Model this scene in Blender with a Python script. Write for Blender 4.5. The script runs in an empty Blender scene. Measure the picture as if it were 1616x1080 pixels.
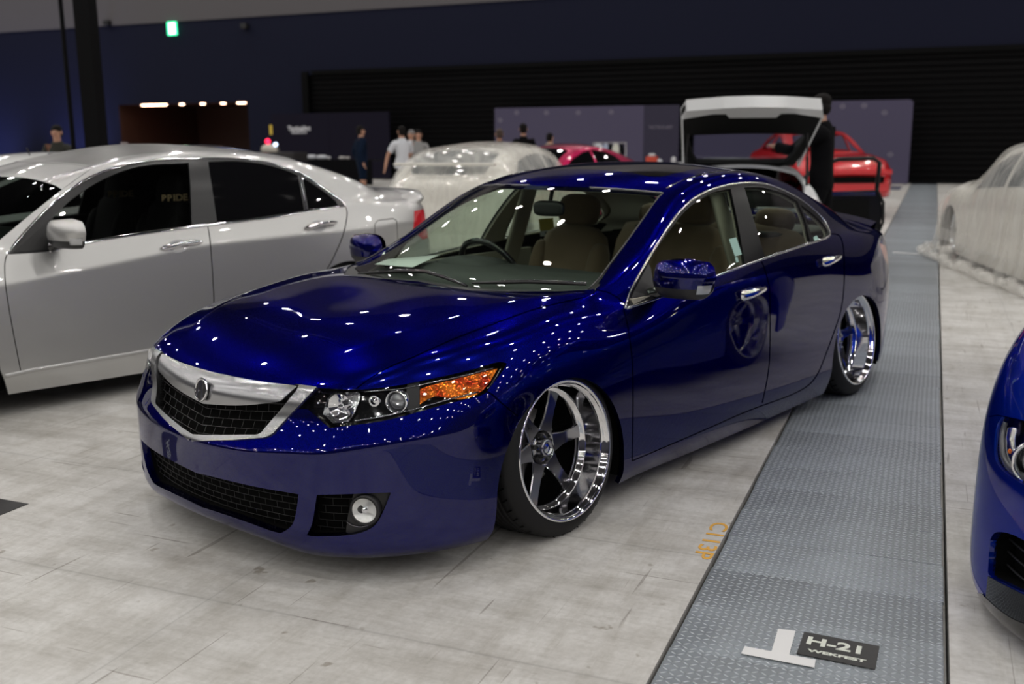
import bpy, bmesh, math, random
import numpy as np
from mathutils import Vector, Matrix
from mathutils.bvhtree import BVHTree
random.seed(7)
R = math.radians
scn = bpy.context.scene
COL = scn.collection

# ------------------------------------------------------------------ camera
# world frame: x runs rearward along the blue sedan (front axle at 0), the side seen by the camera is -y, z up
CAM_POS = np.array([-2.818, -3.048, 1.444])
CAM_YAW, CAM_PITCH, CAM_ROLL = R(40.52), R(-11.36), R(-0.40)
CAM_F = 1593.75                      # focal length in pixels of the 1616 px wide frame
_d = np.array([math.cos(CAM_YAW)*math.cos(CAM_PITCH), math.sin(CAM_YAW)*math.cos(CAM_PITCH), math.sin(CAM_PITCH)])
_r = np.array([math.sin(CAM_YAW), -math.cos(CAM_YAW), 0.0])
_u = np.cross(_r, _d)
_c, _s = math.cos(CAM_ROLL), math.sin(CAM_ROLL)
CAM_R = np.array([_c*_r + _s*_u, -_s*_r + _c*_u, _d])      # rows: right, up, forward
cam_data = bpy.data.cameras.new('camera')
cam = bpy.data.objects.new('camera', cam_data)
COL.objects.link(cam)
M = Matrix.Identity(4)
for i in range(3):
    M[i][0], M[i][1], M[i][2], M[i][3] = CAM_R[0][i], CAM_R[1][i], -CAM_R[2][i], CAM_POS[i]
cam.matrix_world = M
cam_data.sensor_width = 36.0
cam_data.lens = CAM_F/1616*36
cam_data.clip_start = 0.05
cam_data.clip_end = 300
cam_data.dof.use_dof = True
cam_data.dof.focus_distance = 3.45
cam_data.dof.aperture_fstop = 2.5
scn.camera = cam

def ground(px, z=0.0):
    """world point on the plane at height z seen at a pixel of the photograph (measuring aid for placement)"""
    v = CAM_R.T @ np.array([(px[0]-808)/CAM_F, -(px[1]-540)/CAM_F, 1.0])
    return CAM_POS + v*((z-CAM_POS[2])/v[2])

# ------------------------------------------------------------------ world, exposure
world = bpy.data.worlds.new('hall_ambient')
scn.world = world
world.use_nodes = True
world.node_tree.nodes['Background'].inputs[0].default_value = (0.55, 0.60, 0.75, 1)
world.node_tree.nodes['Background'].inputs[1].default_value = 0.02
vs = scn.view_settings
vs.view_transform = 'Standard'
vs.look = 'None'
vs.exposure = 0.0
vs.gamma = 1.0
vs.use_curve_mapping = False

WALK_AZ = R(18.07)                   # direction of the steel walkway and of the hall
HX = np.array([math.cos(WALK_AZ), math.sin(WALK_AZ), 0.0])     # hall: towards the shutter wall
HY = np.array([-math.sin(WALK_AZ), math.cos(WALK_AZ), 0.0])    # hall: to the left
H0 = ground((1492, 1080))            # right edge of the walkway at the bottom of the frame
LAMP_H = 13.0
LAMP_POWER = 100.0

# ------------------------------------------------------------------ helpers
def tag(o, label=None, cat=None, group=None, kind=None):
    if label: o['label'] = label
    if cat: o['category'] = cat
    if group: o['group'] = group
    if kind: o['kind'] = kind
    return o
def empty(name, loc=(0,0,0), rz=0.0, label=None, cat=None, group=None):
    o = bpy.data.objects.new(name, None)
    COL.objects.link(o)
    o.location = loc
    o.rotation_euler = (0, 0, rz)
    o.empty_display_size = 0.2
    return tag(o, label, cat, group)
def link(name, me, parent=None, mat=None):
    o = bpy.data.objects.new(name, me)
    COL.objects.link(o)
    if parent is not None: o.parent = parent
    if mat is not None:
        me.materials.clear()
        for m in (mat if isinstance(mat, (list, tuple)) else [mat]): me.materials.append(m)
    return o
def copy_tree(o, parent=None):
    c = o.copy()
    COL.objects.link(c)
    c.parent = parent
    for ch in list(o.children): copy_tree(ch, c)
    return c
class MB:
    """collects shapes into one mesh"""
    def __init__(self): self.v=[]; self.f=[]; self.mi=[]; self.sm=[]
    def add(self, vs_, fs, mi=0, smooth=False):
        b=len(self.v); self.v += [tuple(map(float,p)) for p in vs_]
        self.f += [tuple(b+i for i in f) for f in fs]
        self.mi += [mi]*len(fs); self.sm += [smooth]*len(fs)
        return self
    def box(self, c, s, rot=None, mi=0, taper=(1,1), bev=0.0):
        hx,hy,hz=s[0]/2,s[1]/2,s[2]/2
        if bev>0:
            b=min(bev,hx*.95,hy*.95,hz*.95)
            pts=[]
            lay=[(-hz,b),(-hz+b,0),(hz-b,0),(hz,b)]
            for z,ins in lay:
                X,Y=hx-ins,hy-ins
                for (x,y) in ((X-b if not ins else X-b*.3,-Y),(X,-Y+b if not ins else -Y+b*.3),(X,Y-b if not ins else Y-b*.3),(X-b if not ins else X-b*.3,Y),
                              (-X+(b if not ins else b*.3),Y),(-X,Y-(b if not ins else b*.3)),(-X,-Y+(b if not ins else b*.3)),(-X+(b if not ins else b*.3),-Y)):
                    pts.append((x,y,z))
            fs=[tuple(range(7,-1,-1)),tuple(range(24,32))]
            for l in range(3):
                for i in range(8):
                    j=(i+1)%8; fs.append((l*8+i,l*8+j,l*8+8+j,l*8+8+i))
        else:
            pts=[(sx*hx*(taper[0] if sz>0 else 1),sy*hy*(taper[1] if sz>0 else 1),sz*hz) for sz in(-1,1) for sy in(-1,1) for sx in(-1,1)]
            fs=[(0,2,3,1),(4,5,7,6),(0,1,5,4),(2,6,7,3),(0,4,6,2),(1,3,7,5)]
        m=(rot if rot is not None else Matrix.Identity(3))
        pts=[Vector(c)+m@Vector(p) for p in pts]
        return self.add(pts,fs,mi)
    def tube(self, path, r, n=8, mi=0, smooth=True, cap=True):
        P=[Vector(p) for p in path]; k=len(P)
        rr=r if hasattr(r,'__len__') else [r]*k
        pts=[];prev=None
        for i,p in enumerate(P):
            t=(P[min(i+1,k-1)]-P[max(i-1,0)]).normalized()
            if prev is None:
                a=Vector((0,0,1)) if abs(t.z)<.9 else Vector((1,0,0))
                a=(a-t*a.dot(t)).normalized()
            else:
                a=(prev-t*prev.dot(t)).normalized()
            prev=a; b=t.cross(a)
            for j in range(n):
                an=2*math.pi*j/n
                pts.append(p+(a*math.cos(an)+b*math.sin(an))*rr[i])
        fs=[]
        for i in range(k-1):
            for j in range(n):
                j2=(j+1)%n; fs.append((i*n+j,i*n+j2,(i+1)*n+j2,(i+1)*n+j))
        self.add(pts,fs,mi,smooth)
        if cap:
            self.add(pts[:n],[tuple(range(n-1,-1,-1))],mi); self.add(pts[-n:],[tuple(range(n))],mi)
        return self
    def lathe(self, prof, n=32, mi=0, smooth=True, M_=None, close=False, arc=None):
        """prof: (radius, axial) pairs about the local z axis"""
        pts=[];fs=[];k=len(prof)
        for (r,a) in prof:
            for j in range(n):
                an=2*math.pi*j/n; pts.append(Vector((r*math.cos(an),r*math.sin(an),a)))
        for i in range(k-1 if not close else k):
            i2=(i+1)%k
            for j in range(n):
                j2=(j+1)%n; fs.append((i*n+j,i*n+j2,i2*n+j2,i2*n+j))
        if M_ is not None: pts=[M_@p for p in pts]
        return self.add(pts,fs,mi,smooth)
    def prism(self, poly, d0, d1, M_=None, mi=0):
        """polygon in local xy extruded from z=d0 to z=d1"""
        n=len(poly)
        pts=[Vector((x,y,d0)) for x,y in poly]+[Vector((x,y,d1)) for x,y in poly]
        if M_ is not None: pts=[M_@p for p in pts]
        fs=[tuple(range(n-1,-1,-1)),tuple(range(n,2*n))]+[(i,(i+1)%n,n+(i+1)%n,n+i) for i in range(n)]
        return self.add(pts,fs,mi)
    def soft(self, c, s, rot=None, e=4.0, n=10, mi=0, taper=0.0):
        """rounded cushion-like block"""
        m=rot if rot is not None else Matrix.Identity(3); pts=[];fs=[]
        for j in range(n+1):
            ph=math.pi*(j/n-.5)
            for i in range(2*n):
                th=math.pi*i/n
                d=Vector((math.cos(ph)*math.cos(th),math.cos(ph)*math.sin(th),math.sin(ph)))
                k=(abs(d.x)**e+abs(d.y)**e+abs(d.z)**e)**(-1/e)
                q=d*k; f=1-taper*q.z
                pts.append(Vector(c)+m@Vector((q.x*s[0]/2*f,q.y*s[1]/2*f,q.z*s[2]/2)))
        for j in range(n):
            for i in range(2*n): fs.append((j*2*n+i,j*2*n+(i+1)%(2*n),(j+1)*2*n+(i+1)%(2*n),(j+1)*2*n+i))
        return self.add(pts,fs,mi,True)
    def mesh(self, name, fix=True):
        me=bpy.data.meshes.new(name)
        me.from_pydata([tuple(p) for p in self.v],[],self.f)
        me.polygons.foreach_set('material_index',self.mi)
        me.polygons.foreach_set('use_smooth',self.sm)
        if fix:
            bm=bmesh.new(); bm.from_mesh(me)
            bmesh.ops.recalc_face_normals(bm,faces=bm.faces); bm.to_mesh(me); bm.free()
        me.update()
        return me
    def build(self, name, mat, parent=None, fix=True, sub=0, bevel=0, auto=None):
        me=self.mesh(name,fix); o=link(name,me,parent,mat)
        if bevel:
            m=o.modifiers.new('bevel','BEVEL'); m.width=bevel; m.segments=2; m.limit_method='ANGLE'
        if sub:
            m=o.modifiers.new('sub','SUBSURF'); m.levels=m.render_levels=sub
        return o

# ------------------------------------------------------------------ materials
MATS={}
def mat(name, col=(.5,.5,.5), rough=.5, metal=0.0, coat=0.0, coat_r=.03, emit=None, es=0.0, spec=.5, sheen=0.0):
    if name in MATS: return MATS[name]
    m=bpy.data.materials.new(name); m.use_nodes=True
    b=m.node_tree.nodes['Principled BSDF']
    b.inputs['Base Color'].default_value=(*col,1)
    b.inputs['Roughness'].default_value=rough
    b.inputs['Metallic'].default_value=metal
    b.inputs['Specular IOR Level'].default_value=spec
    b.inputs['Coat Weight'].default_value=coat
    b.inputs['Coat Roughness'].default_value=coat_r
    b.inputs['Sheen Weight'].default_value=sheen
    if emit:
        b.inputs['Emission Color'].default_value=(*emit,1); b.inputs['Emission Strength'].default_value=es
    MATS[name]=m
    return m
def N(m): return m.node_tree.nodes, m.node_tree.links
def bump_noise(m, scale=200, strength=.1, dist=.002, detail=2, coord='Object'):
    nd,lk=N(m); b=nd['Principled BSDF']
    tc=nd.new('ShaderNodeTexCoord'); n=nd.new('ShaderNodeTexNoise'); n.inputs['Scale'].default_value=scale; n.inputs['Detail'].default_value=detail
    bp=nd.new('ShaderNodeBump'); bp.inputs['Strength'].default_value=strength; bp.inputs['Distance'].default_value=dist
    lk.new(tc.outputs[coord],n.inputs['Vector']); lk.new(n.outputs['Fac'],bp.inputs['Height']); lk.new(bp.outputs['Normal'],b.inputs['Normal'])
    return m
def glass(name, tint=(.8,.9,.85), refl=1.0, rough=0.0):
    """thin pane: tinted see-through with a fresnel mirror on top"""
    if name in MATS: return MATS[name]
    m=bpy.data.materials.new(name); m.use_nodes=True
    nd,lk=N(m); nd.clear()
    out=nd.new('ShaderNodeOutputMaterial'); mx=nd.new('ShaderNodeMixShader'); tr=nd.new('ShaderNodeBsdfTransparent'); gl=nd.new('ShaderNodeBsdfGlossy'); fr=nd.new('ShaderNodeFresnel')
    tr.inputs[0].default_value=(*tint,1); gl.inputs[0].default_value=(1,1,1,1); gl.inputs['Roughness'].default_value=rough
    ge=nd.new('ShaderNodeNewGeometry'); io=nd.new('ShaderNodeMath'); io.operation='MULTIPLY_ADD'; io.inputs[1].default_value=-.8333; io.inputs[2].default_value=1.5
    lk.new(ge.outputs['Backfacing'],io.inputs[0]); lk.new(io.outputs[0],fr.inputs[0])
    mt=nd.new('ShaderNodeMath'); mt.operation='MULTIPLY'; mt.inputs[1].default_value=refl; mt.use_clamp=True
    lk.new(fr.outputs[0],mt.inputs[0]); lk.new(mt.outputs[0],mx.inputs[0]); lk.new(tr.outputs[0],mx.inputs[1]); lk.new(gl.outputs[0],mx.inputs[2]); lk.new(mx.outputs[0],out.inputs[0])
    MATS[name]=m
    return m
BLACK=mat('black_plastic',(.012,.012,.013),.45)
GLOSSBLACK=mat('gloss_black',(.006,.006,.007),.08,coat=.5)
RUBBER=bump_noise(mat('tyre_rubber',(.008,.008,.009),.6,spec=.3),300,.15)
CHROME=mat('chrome',(.88,.88,.9),.06,1.0)
DARKCHROME=mat('dark_chrome',(.33,.33,.35),.13,1.0)
STEEL=mat('brake_steel',(.62,.60,.57),.35,.8)
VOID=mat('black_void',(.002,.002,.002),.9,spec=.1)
# ------------------------------------------------------------------ car body: a smooth surface, cut along the shut lines
def subdivide(verts, faces, level, creases=None):
    me=bpy.data.meshes.new('cage_tmp'); me.from_pydata([tuple(v) for v in verts],[],faces); me.update()
    if creases:
        at=me.attributes.new('crease_edge','FLOAT','EDGE')
        for e in me.edges:
            w=creases.get(tuple(sorted(e.vertices)))
            if w: at.data[e.index].value=w
    o=bpy.data.objects.new('cage_tmp',me); COL.objects.link(o)
    m=o.modifiers.new('s','SUBSURF'); m.levels=m.render_levels=level; m.use_limit_surface=True; m.boundary_smooth='PRESERVE_CORNERS'
    dg=bpy.context.evaluated_depsgraph_get(); dg.update()
    ev=o.evaluated_get(dg).to_mesh()
    co=np.zeros(len(ev.vertices)*3); ev.vertices.foreach_get('co',co); co=co.reshape(-1,3)
    if level>1:
        fc=[tuple(p.vertices) for p in ev.polygons]
        no=np.zeros(len(ev.vertices)*3); ev.vertex_normals.foreach_get('vector',no); no=no.reshape(-1,3)
    else: fc=no=None
    o.evaluated_get(dg).to_mesh_clear()
    bpy.data.objects.remove(o); bpy.data.meshes.remove(me)
    return co,fc,no

class Proj:
    """a way of looking at the body while cutting: ('x','z') etc. are straight views, 'eye' is a perspective view from a point"""
    def __init__(s, kind, T=None, sg=-1):
        s.kind=kind; s.sg=np.array([1,sg,1.0])
        s.T=np.eye(4) if T is None else np.array(T); s.Ri=s.T[:3,:3].T
        s.axes={'side':(0,2),'top':(0,1),'front':(1,2)}.get(kind)
    def uv(s, P):
        P=np.atleast_2d(P)
        if s.axes: return P[:,s.axes]
        q=((P*s.sg)@s.T[:3,:3].T+s.T[:3,3]-CAM_POS)@CAM_R.T
        z=np.maximum(q[:,2],.05)
        return np.stack([808+CAM_F*q[:,0]/z,540-CAM_F*q[:,1]/z],1)
    def ray(s, p):
        """origin, direction in the +y half frame"""
        if s.kind=='side': return Vector((p[0],3,p[1])),Vector((0,-1,0))
        if s.kind=='top': return Vector((p[0],p[1],4)),Vector((0,0,-1))
        if s.kind=='front': return Vector((-5,p[0],p[1])),Vector((1,0,0))
        v=CAM_R.T@np.array([(p[0]-808)/CAM_F,-(p[1]-540)/CAM_F,1.0])
        return s.eye(),Vector((s.Ri@v)*s.sg).normalized()
    def eye(s): return Vector((s.Ri@(CAM_POS-s.T[:3,3]))*s.sg)
    def plane(s, a, b):
        oa,da=s.ray(a); ob,db=s.ray(b)
        if s.axes: return oa,(ob-oa).cross(da).normalized()
        return oa,da.cross(db).normalized()
def inside(poly, q):
    poly=np.asarray(poly,float); q=np.atleast_2d(q); r=np.zeros(len(q),bool); n=len(poly)
    for i in range(n):
        x1,y1=poly[i];x2,y2=poly[(i+1)%n]
        c=((y1>q[:,1])!=(y2>q[:,1]))&(q[:,0]<(x2-x1)*(q[:,1]-y1)/((y2-y1) if y2!=y1 else 1e-12)+x1)
        r^=c
    return r
def smooth_poly(pts, closed=True, n=6, sharp=()):
    """Catmull-Rom through the points; indices in sharp stay corners"""
    P=[np.array(p,float) for p in pts]; k=len(P); out=[]
    for i in range(k if closed else k-1):
        p1=P[i];p2=P[(i+1)%k]
        p0=P[(i-1)%k] if (closed or i>0) else p1
        p3=P[(i+2)%k] if (closed or i+2<k) else p2
        if i in sharp: p0=p1
        if (i+1)%k in sharp: p3=p2
        m1=(p2-p0)/2;m2=(p3-p1)/2
        if i in sharp: m1=(p2-p1)
        if (i+1)%k in sharp: m2=(p2-p1)
        for t in np.linspace(0,1,n,endpoint=False):
            out.append((2*t**3-3*t**2+1)*p1+(t**3-2*t**2+t)*m1+(-2*t**3+3*t**2)*p2+(t**3-t**2)*m2)
    if not closed: out.append(P[-1])
    return [tuple(p) for p in out]
def ribbon(line, w, closed=False):
    """polygon of width w around an open polyline"""
    L=np.array(line,float); t=np.gradient(L,axis=0); t/=np.linalg.norm(t,axis=1)[:,None]+1e-12
    nn=np.stack([-t[:,1],t[:,0]],1)*w/2
    return [tuple(p) for p in np.concatenate([L+nn,(L-nn)[::-1]])]

class Body:
    def __init__(s, P, faces, level=4, creases=None, iters=5, T=None, sg=-1):
        """P: half body cage points (y>=0), mirrored across y=0; the finished surface passes through them"""
        s.T=T; s.sg=sg; P=np.array(P,float); n=len(P)
        mid=[i for i in range(n) if P[i][1]<1e-6]; midset=set(mid)
        idx={}; full=list(P)
        for i in range(n):
            if i in midset: idx[i]=i
            else: idx[i]=len(full); full.append(P[i]*[1,-1,1])
        F=list(faces)+[tuple(idx[i] for i in reversed(f)) for f in faces]
        cr=dict(creases or {})
        for (a,b),w in list(cr.items()):
            cr[tuple(sorted((idx[a],idx[b])))]=w
        T=np.array(full); Q=T.copy()
        for _ in range(iters):
            L,_f,_n=subdivide(Q,F,1,cr)
            Q=Q+(T-L[:len(T)])*.9
            Q[mid,1]=0
        co,fc,no=subdivide(Q,F,level,cr)
        keep=[f for f in fc if sum(co[i][1] for i in f)/len(f)>-1e-7]
        used=sorted({i for f in keep for i in f}); mp={u:k for k,u in enumerate(used)}
        s.bm=bm=bmesh.new()
        s.nl=bm.verts.layers.float_vector.new('nrm')
        vv=[]
        for u in used:
            c=co[u].copy()
            if abs(c[1])<1e-5: c[1]=0
            v=bm.verts.new(c); v[s.nl]=Vector(no[u]); vv.append(v)
        s.rl=bm.faces.layers.int.new('reg')
        for f in keep: bm.faces.new([vv[mp[i]] for i in f])
        bm.normal_update()
        # outward check
        c=sum((f.normal.y for f in bm.faces))
        if c<0:
            bmesh.ops.reverse_faces(bm,faces=bm.faces)
        f0=max(bm.faces,key=lambda f:abs(f.normal.y))
        for v in bm.verts:
            pass
        v0=f0.verts[0]
        if v0[s.nl].dot(f0.normal)<0:
            for v in bm.verts: v[s.nl]=-v[s.nl]
        s.bvh=BVHTree.FromBMesh(bm)
        s.names=['body']
    def cut(s, name, view, poly, only=None, frm=None):
        """cut the surface along a polygon seen in a view and name the inside region"""
        pr=Proj(view,s.T,s.sg); bm=s.bm; rl=s.rl
        if name not in s.names: s.names.append(name)
        rid=s.names.index(name)
        frm_ids=None if frm is None else {s.names.index(f) for f in frm if f in s.names}
        poly=[tuple(p) for p in poly]; pa=np.array(poly)
        lo,hi=pa.min(0),pa.max(0)
        fl=[f for f in bm.faces if (frm_ids is None or f[rl] in frm_ids)]
        if not fl: return
        cen=np.array([f.calc_center_median() for f in fl])
        ok=np.ones(len(fl),bool)
        if only is not None: ok&=only(cen)
        if view=='eye':
            nn=np.array([f.normal for f in fl]); ok&=((np.array(pr.eye())-cen)*nn).sum(1)>0
        uv=pr.uv(cen); pad=(hi-lo).max()*.02+(.05 if view!='eye' else 25)
        ok&=(uv[:,0]>lo[0]-pad)&(uv[:,0]<hi[0]+pad)&(uv[:,1]>lo[1]-pad)&(uv[:,1]<hi[1]+pad)
        cand=[fl[i] for i in np.nonzero(ok)[0]]
        if not cand: return
        def boxes(fs):
            b=np.zeros((len(fs),4))
            P=np.array([v.co for f in fs for v in f.verts]); q=pr.uv(P); k=0
            for i,f in enumerate(fs):
                n=len(f.verts); u=q[k:k+n]; b[i]=(*u.min(0),*u.max(0)); k+=n
            return b
        B=boxes(cand); n=len(poly); eps=1e-4 if view!='eye' else .05
        for i in range(n):
            a,b=poly[i],poly[(i+1)%n]
            if abs(a[0]-b[0])+abs(a[1]-b[1])<1e-9: continue
            x0,x1=min(a[0],b[0])-eps,max(a[0],b[0])+eps; y0,y1=min(a[1],b[1])-eps,max(a[1],b[1])+eps
            m=(B[:,0]<x1)&(B[:,2]>x0)&(B[:,1]<y1)&(B[:,3]>y0)
            # the box must also straddle the line
            nx,ny=-(b[1]-a[1]),(b[0]-a[0])
            cs=np.stack([(B[:,j]-a[0])*nx+(B[:,k]-a[1])*ny for j in(0,2) for k in(1,3)],1)
            m&=(cs.min(1)<0)&(cs.max(1)>0)
            ids=np.nonzero(m)[0]
            if not len(ids): continue
            sub=[cand[j] for j in ids]
            co,no=pr.plane(a,b)
            geom=set(sub)
            for f in sub:
                geom.update(f.verts); geom.update(f.edges)
            r=bmesh.ops.bisect_plane(bm,geom=list(geom),dist=1e-6,plane_co=co,plane_no=no)
            nf=list({g for g in r['geom'] if isinstance(g,bmesh.types.BMFace)})
            keepm=np.ones(len(cand),bool); keepm[ids]=False
            cand=[cand[j] for j in np.nonzero(keepm)[0]]+nf
            # neighbours of the cut may have been touched, their boxes stay the same
            B=np.concatenate([B[keepm],boxes(nf)]) if nf else B[keepm]
        cen=np.array([f.calc_center_median() for f in cand])
        ins=inside(poly,pr.uv(cen))
        for j in np.nonzero(ins)[0]: cand[j][rl]=rid
    def relabel(s, name, frm, pred):
        if name not in s.names: s.names.append(name)
        rid=s.names.index(name); ids={s.names.index(f) for f in frm if f in s.names}
        fl=[f for f in s.bm.faces if f[s.rl] in ids]
        if not fl: return
        cen=np.array([f.calc_center_median() for f in fl])
        for j in np.nonzero(pred(cen))[0]: fl[j][s.rl]=rid
    def extract(s, regions, rim=.008, offset=0.0, sides=(-1,1), split=False):
        """mesh of the regions; canonical half is y>0; side -1 is the mirror image, the side the camera sees"""
        ids={s.names.index(r) for r in regions if r in s.names}
        fl=[f for f in s.bm.faces if f[s.rl] in ids]
        if not fl: return None
        # leave out slivers cut off from the panel
        left=set(fl); comps=[]
        while left:
            st=[left.pop()]; comp=[st[0]]
            while st:
                f=st.pop()
                for e in f.edges:
                    for g in e.link_faces:
                        if g in left: left.discard(g); st.append(g); comp.append(g)
            comps.append((sum(f.calc_area() for f in comp),comp))
        tot=sum(a for a,c in comps); fl=[f for a,c in comps if a>tot*.012 for f in c]
        vs_={}; co=[];no=[];F=[]
        for f in fl:
            t=[]
            for v in f.verts:
                if v not in vs_:
                    vs_[v]=len(co); nn=v[s.nl].normalized(); p=v.co+nn*offset
                    if abs(v.co.y)<1e-6: p.y=0
                    co.append(p); no.append(nn)
                t.append(vs_[v])
            F.append(t)
        edge={}
        for f in F:
            for i in range(len(f)):
                a,b=f[i],f[(i+1)%len(f)]
                if (b,a) in edge: del edge[(b,a)]
                else: edge[(a,b)]=1
        co=np.array(co); no=np.array(no)
        allv=[];allf=[];alln=[]
        for sd in sides:
            b=len(allv); S=np.array([1,sd,1])
            C=co*S; NN=no*S
            allv+=list(C)
            for f in F:
                g=[b+i for i in (f if sd>0 else reversed(f))]
                allf.append(g); alln.append([NN[i-b] for i in g])
            if rim:
                rv={}
                for (a,c) in edge:
                    if abs(co[a][1])<1e-5 and abs(co[c][1])<1e-5: continue
                    q=[]
                    for i in (a,c):
                        if i not in rv:
                            rv[i]=len(allv); allv.append(C[i]-NN[i]*rim*.0); allv.append(C[i]-NN[i]*rim)
                        q.append(rv[i])
                    g=[q[0],q[0]+1,q[1]+1,q[1]]
                    if sd>0: g=g[::-1]
                    g=g[::-1]
                    pa=[allv[k] for k in g]
                    nn=np.cross(pa[1]-pa[0],pa[2]-pa[0]); l=np.linalg.norm(nn)
                    nn=nn/l if l>1e-12 else NN[a]
                    allf.append(g); alln.append([nn]*4)
        me=bpy.data.meshes.new('panel')
        me.from_pydata([tuple(v) for v in allv],[],allf)
        me.polygons.foreach_set('use_smooth',[True]*len(me.polygons))
        me.update()
        me.normals_split_custom_set([tuple(n) for fn in alln for n in fn])
        return me
    def panel(s, objname, regions, material, parent, rim=.008, offset=0.0, sides=(-1,1)):
        me=s.extract(regions,rim,offset,sides)
        if me is None: print('EMPTY panel',objname,regions); return None
        me.name=objname
        return link(objname,me,parent,material)
    def trace(s, view, pts, off=0.0):
        """points on the surface under a 2D line of a view: list of (position, normal), y>0 half"""
        pr=Proj(view,s.T,s.sg); out=[]
        for p in pts:
            o,d=pr.ray(p); h=s.bvh.ray_cast(o,d)
            if h[0] is None: continue
            n=h[1] if h[1].dot(d)<0 else -h[1]
            out.append((h[0]+n*off,n))
        return out
    def at(s, view, p):
        t=s.trace(view,[p]); return t[0] if t else None
def strip(mb, pn, w, h, side=1, mi=0, taper=0, closed=False, round_=True):
    """a raised moulding of width w and height h along surface points"""
    P=[Vector((p.x,p.y*side,p.z)) for p,n in pn]; Nn=[Vector((n.x,n.y*side,n.z)) for p,n in pn]; k=len(P)
    pts=[];prof=[(-.5,-.3),(-.5,.45),(-.33,.85),(0,1),(.33,.85),(.5,.45),(.5,-.3)] if round_ else [(-.5,-.3),(-.5,1),(.5,1),(.5,-.3)]
    m=len(prof)
    for i in range(k):
        if closed: t=(P[(i+1)%k]-P[i-1]).normalized()
        else: t=(P[min(i+1,k-1)]-P[max(i-1,0)]).normalized()
        b=t.cross(Nn[i]).normalized()
        f=1.0
        if taper and not closed: f=min(1,(min(i,k-1-i)+.15)/taper)
        for (x,y) in prof: pts.append(P[i]+b*x*w*f+Nn[i]*y*h*f)
    fs=[]
    for i in range(k if closed else k-1):
        j=(i+1)%k
        for q in range(m-1): fs.append((i*m+q,i*m+q+1,j*m+q+1,j*m+q))
    if not closed: fs+= [tuple(range(m)),tuple(range((k-1)*m+m-1,(k-1)*m-1,-1))]
    mb.add(pts,fs,mi,True)
    return mb
def grid_cage(G, T):
    """G[r][c] ring rows from the bottom (front centre .. rear centre), T[k][s] upper rows beyond the shoulder row G[-1]"""
    pts=[];key={}
    def pid(p):
        k=tuple(round(float(x),5) for x in p)
        if k not in key: key[k]=len(pts); pts.append(k)
        return key[k]
    F=[]
    gi=[[pid(p) for p in row] for row in G]
    for r in range(len(G)-1):
        for c in range(len(G[0])-1): F.append((gi[r][c],gi[r][c+1],gi[r+1][c+1],gi[r+1][c]))
    ti=[[pid(p) for p in row] for row in T]
    for k in range(len(T)-1):
        for q in range(len(T[0])-1): F.append((ti[k][q],ti[k][q+1],ti[k+1][q+1],ti[k+1][q]))
    return pts,F,gi,ti
# ------------------------------------------------------------------ paints
def car_paint(name, col, rough=.32, metal=.85, flake=.12, edge=None):
    m=mat(name,col,rough,metal,coat=1.0,coat_r=.015)
    nd,lk=N(m); b=nd['Principled BSDF']
    if edge: b.inputs['Specular Tint'].default_value=(*edge,1)
    tc=nd.new('ShaderNodeTexCoord'); v=nd.new('ShaderNodeTexVoronoi'); v.inputs['Scale'].default_value=900
    mp=nd.new('ShaderNodeMapRange'); mp.inputs['To Min'].default_value=rough-flake*.5; mp.inputs['To Max'].default_value=rough+flake
    lk.new(tc.outputs['Object'],v.inputs['Vector']); lk.new(v.outputs['Distance'],mp.inputs['Value']); lk.new(mp.outputs[0],b.inputs['Roughness'])
    return m
BLUE=car_paint('candy_blue_paint',(.0009,.0022,.10),.24,1.0,.08,(.02,.03,.45))
SATIN=mat('satin_silver',(.42,.425,.44),.25,1.0)
GREEN_GLASS=glass('tinted_green_glass',(.80,.90,.82))
SIDE_GLASS=glass('side_glass',(.78,.86,.78))
DARK_GLASS=glass('dark_glass',(.05,.05,.055))
BLACK_GLASS=mat('black_glass',(.004,.004,.005),.02,coat=1)
CLEAR=glass('clear_lens',(.96,.97,.98))
CLOTH=bump_noise(mat('seat_cloth',(.20,.14,.092),.9,sheen=.2),400,.3)
TRIM_BEIGE=mat('beige_trim',(.36,.34,.28),.8)
LINER=mat('roof_liner',(.42,.40,.34),.9)
DASH=bump_noise(mat('dashboard_plastic',(.035,.038,.036),.6),500,.2)
AMBER=mat('amber_reflector',(.9,.16,.01),.14,.75,coat=1)
_nd,_lk=N(AMBER); _v=_nd.new('ShaderNodeTexVoronoi'); _v.inputs['Scale'].default_value=70; _b=_nd.new('ShaderNodeBump'); _b.inputs['Strength'].default_value=.8; _b.inputs['Distance'].default_value=.004
_t=_nd.new('ShaderNodeTexCoord'); _lk.new(_t.outputs['Object'],_v.inputs['Vector']); _lk.new(_v.outputs['Distance'],_b.inputs['Height']); _lk.new(_b.outputs[0],_nd['Principled BSDF'].inputs['Normal'])
_n=_nd.new('ShaderNodeTexNoise'); _n.inputs['Scale'].default_value=16; _r=_nd.new('ShaderNodeValToRGB'); _r.color_ramp.elements[0].position=.38; _r.color_ramp.elements[0].color=(.45,.03,.004,1); _r.color_ramp.elements[1].position=.62; _r.color_ramp.elements[1].color=(1.0,.27,.02,1); _lk.new(_t.outputs['Object'],_n.inputs['Vector']); _lk.new(_n.outputs['Fac'],_r.inputs[0]); _lk.new(_r.outputs[0],_nd['Principled BSDF'].inputs['Base Color'])
REFL=mat('lamp_reflector',(.85,.86,.88),.10,1.0)
_nd,_lk=N(REFL); _v=_nd.new('ShaderNodeTexNoise'); _v.inputs['Scale'].default_value=24; _b=_nd.new('ShaderNodeBump'); _b.inputs['Strength'].default_value=.35; _b.inputs['Distance'].default_value=.01
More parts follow.
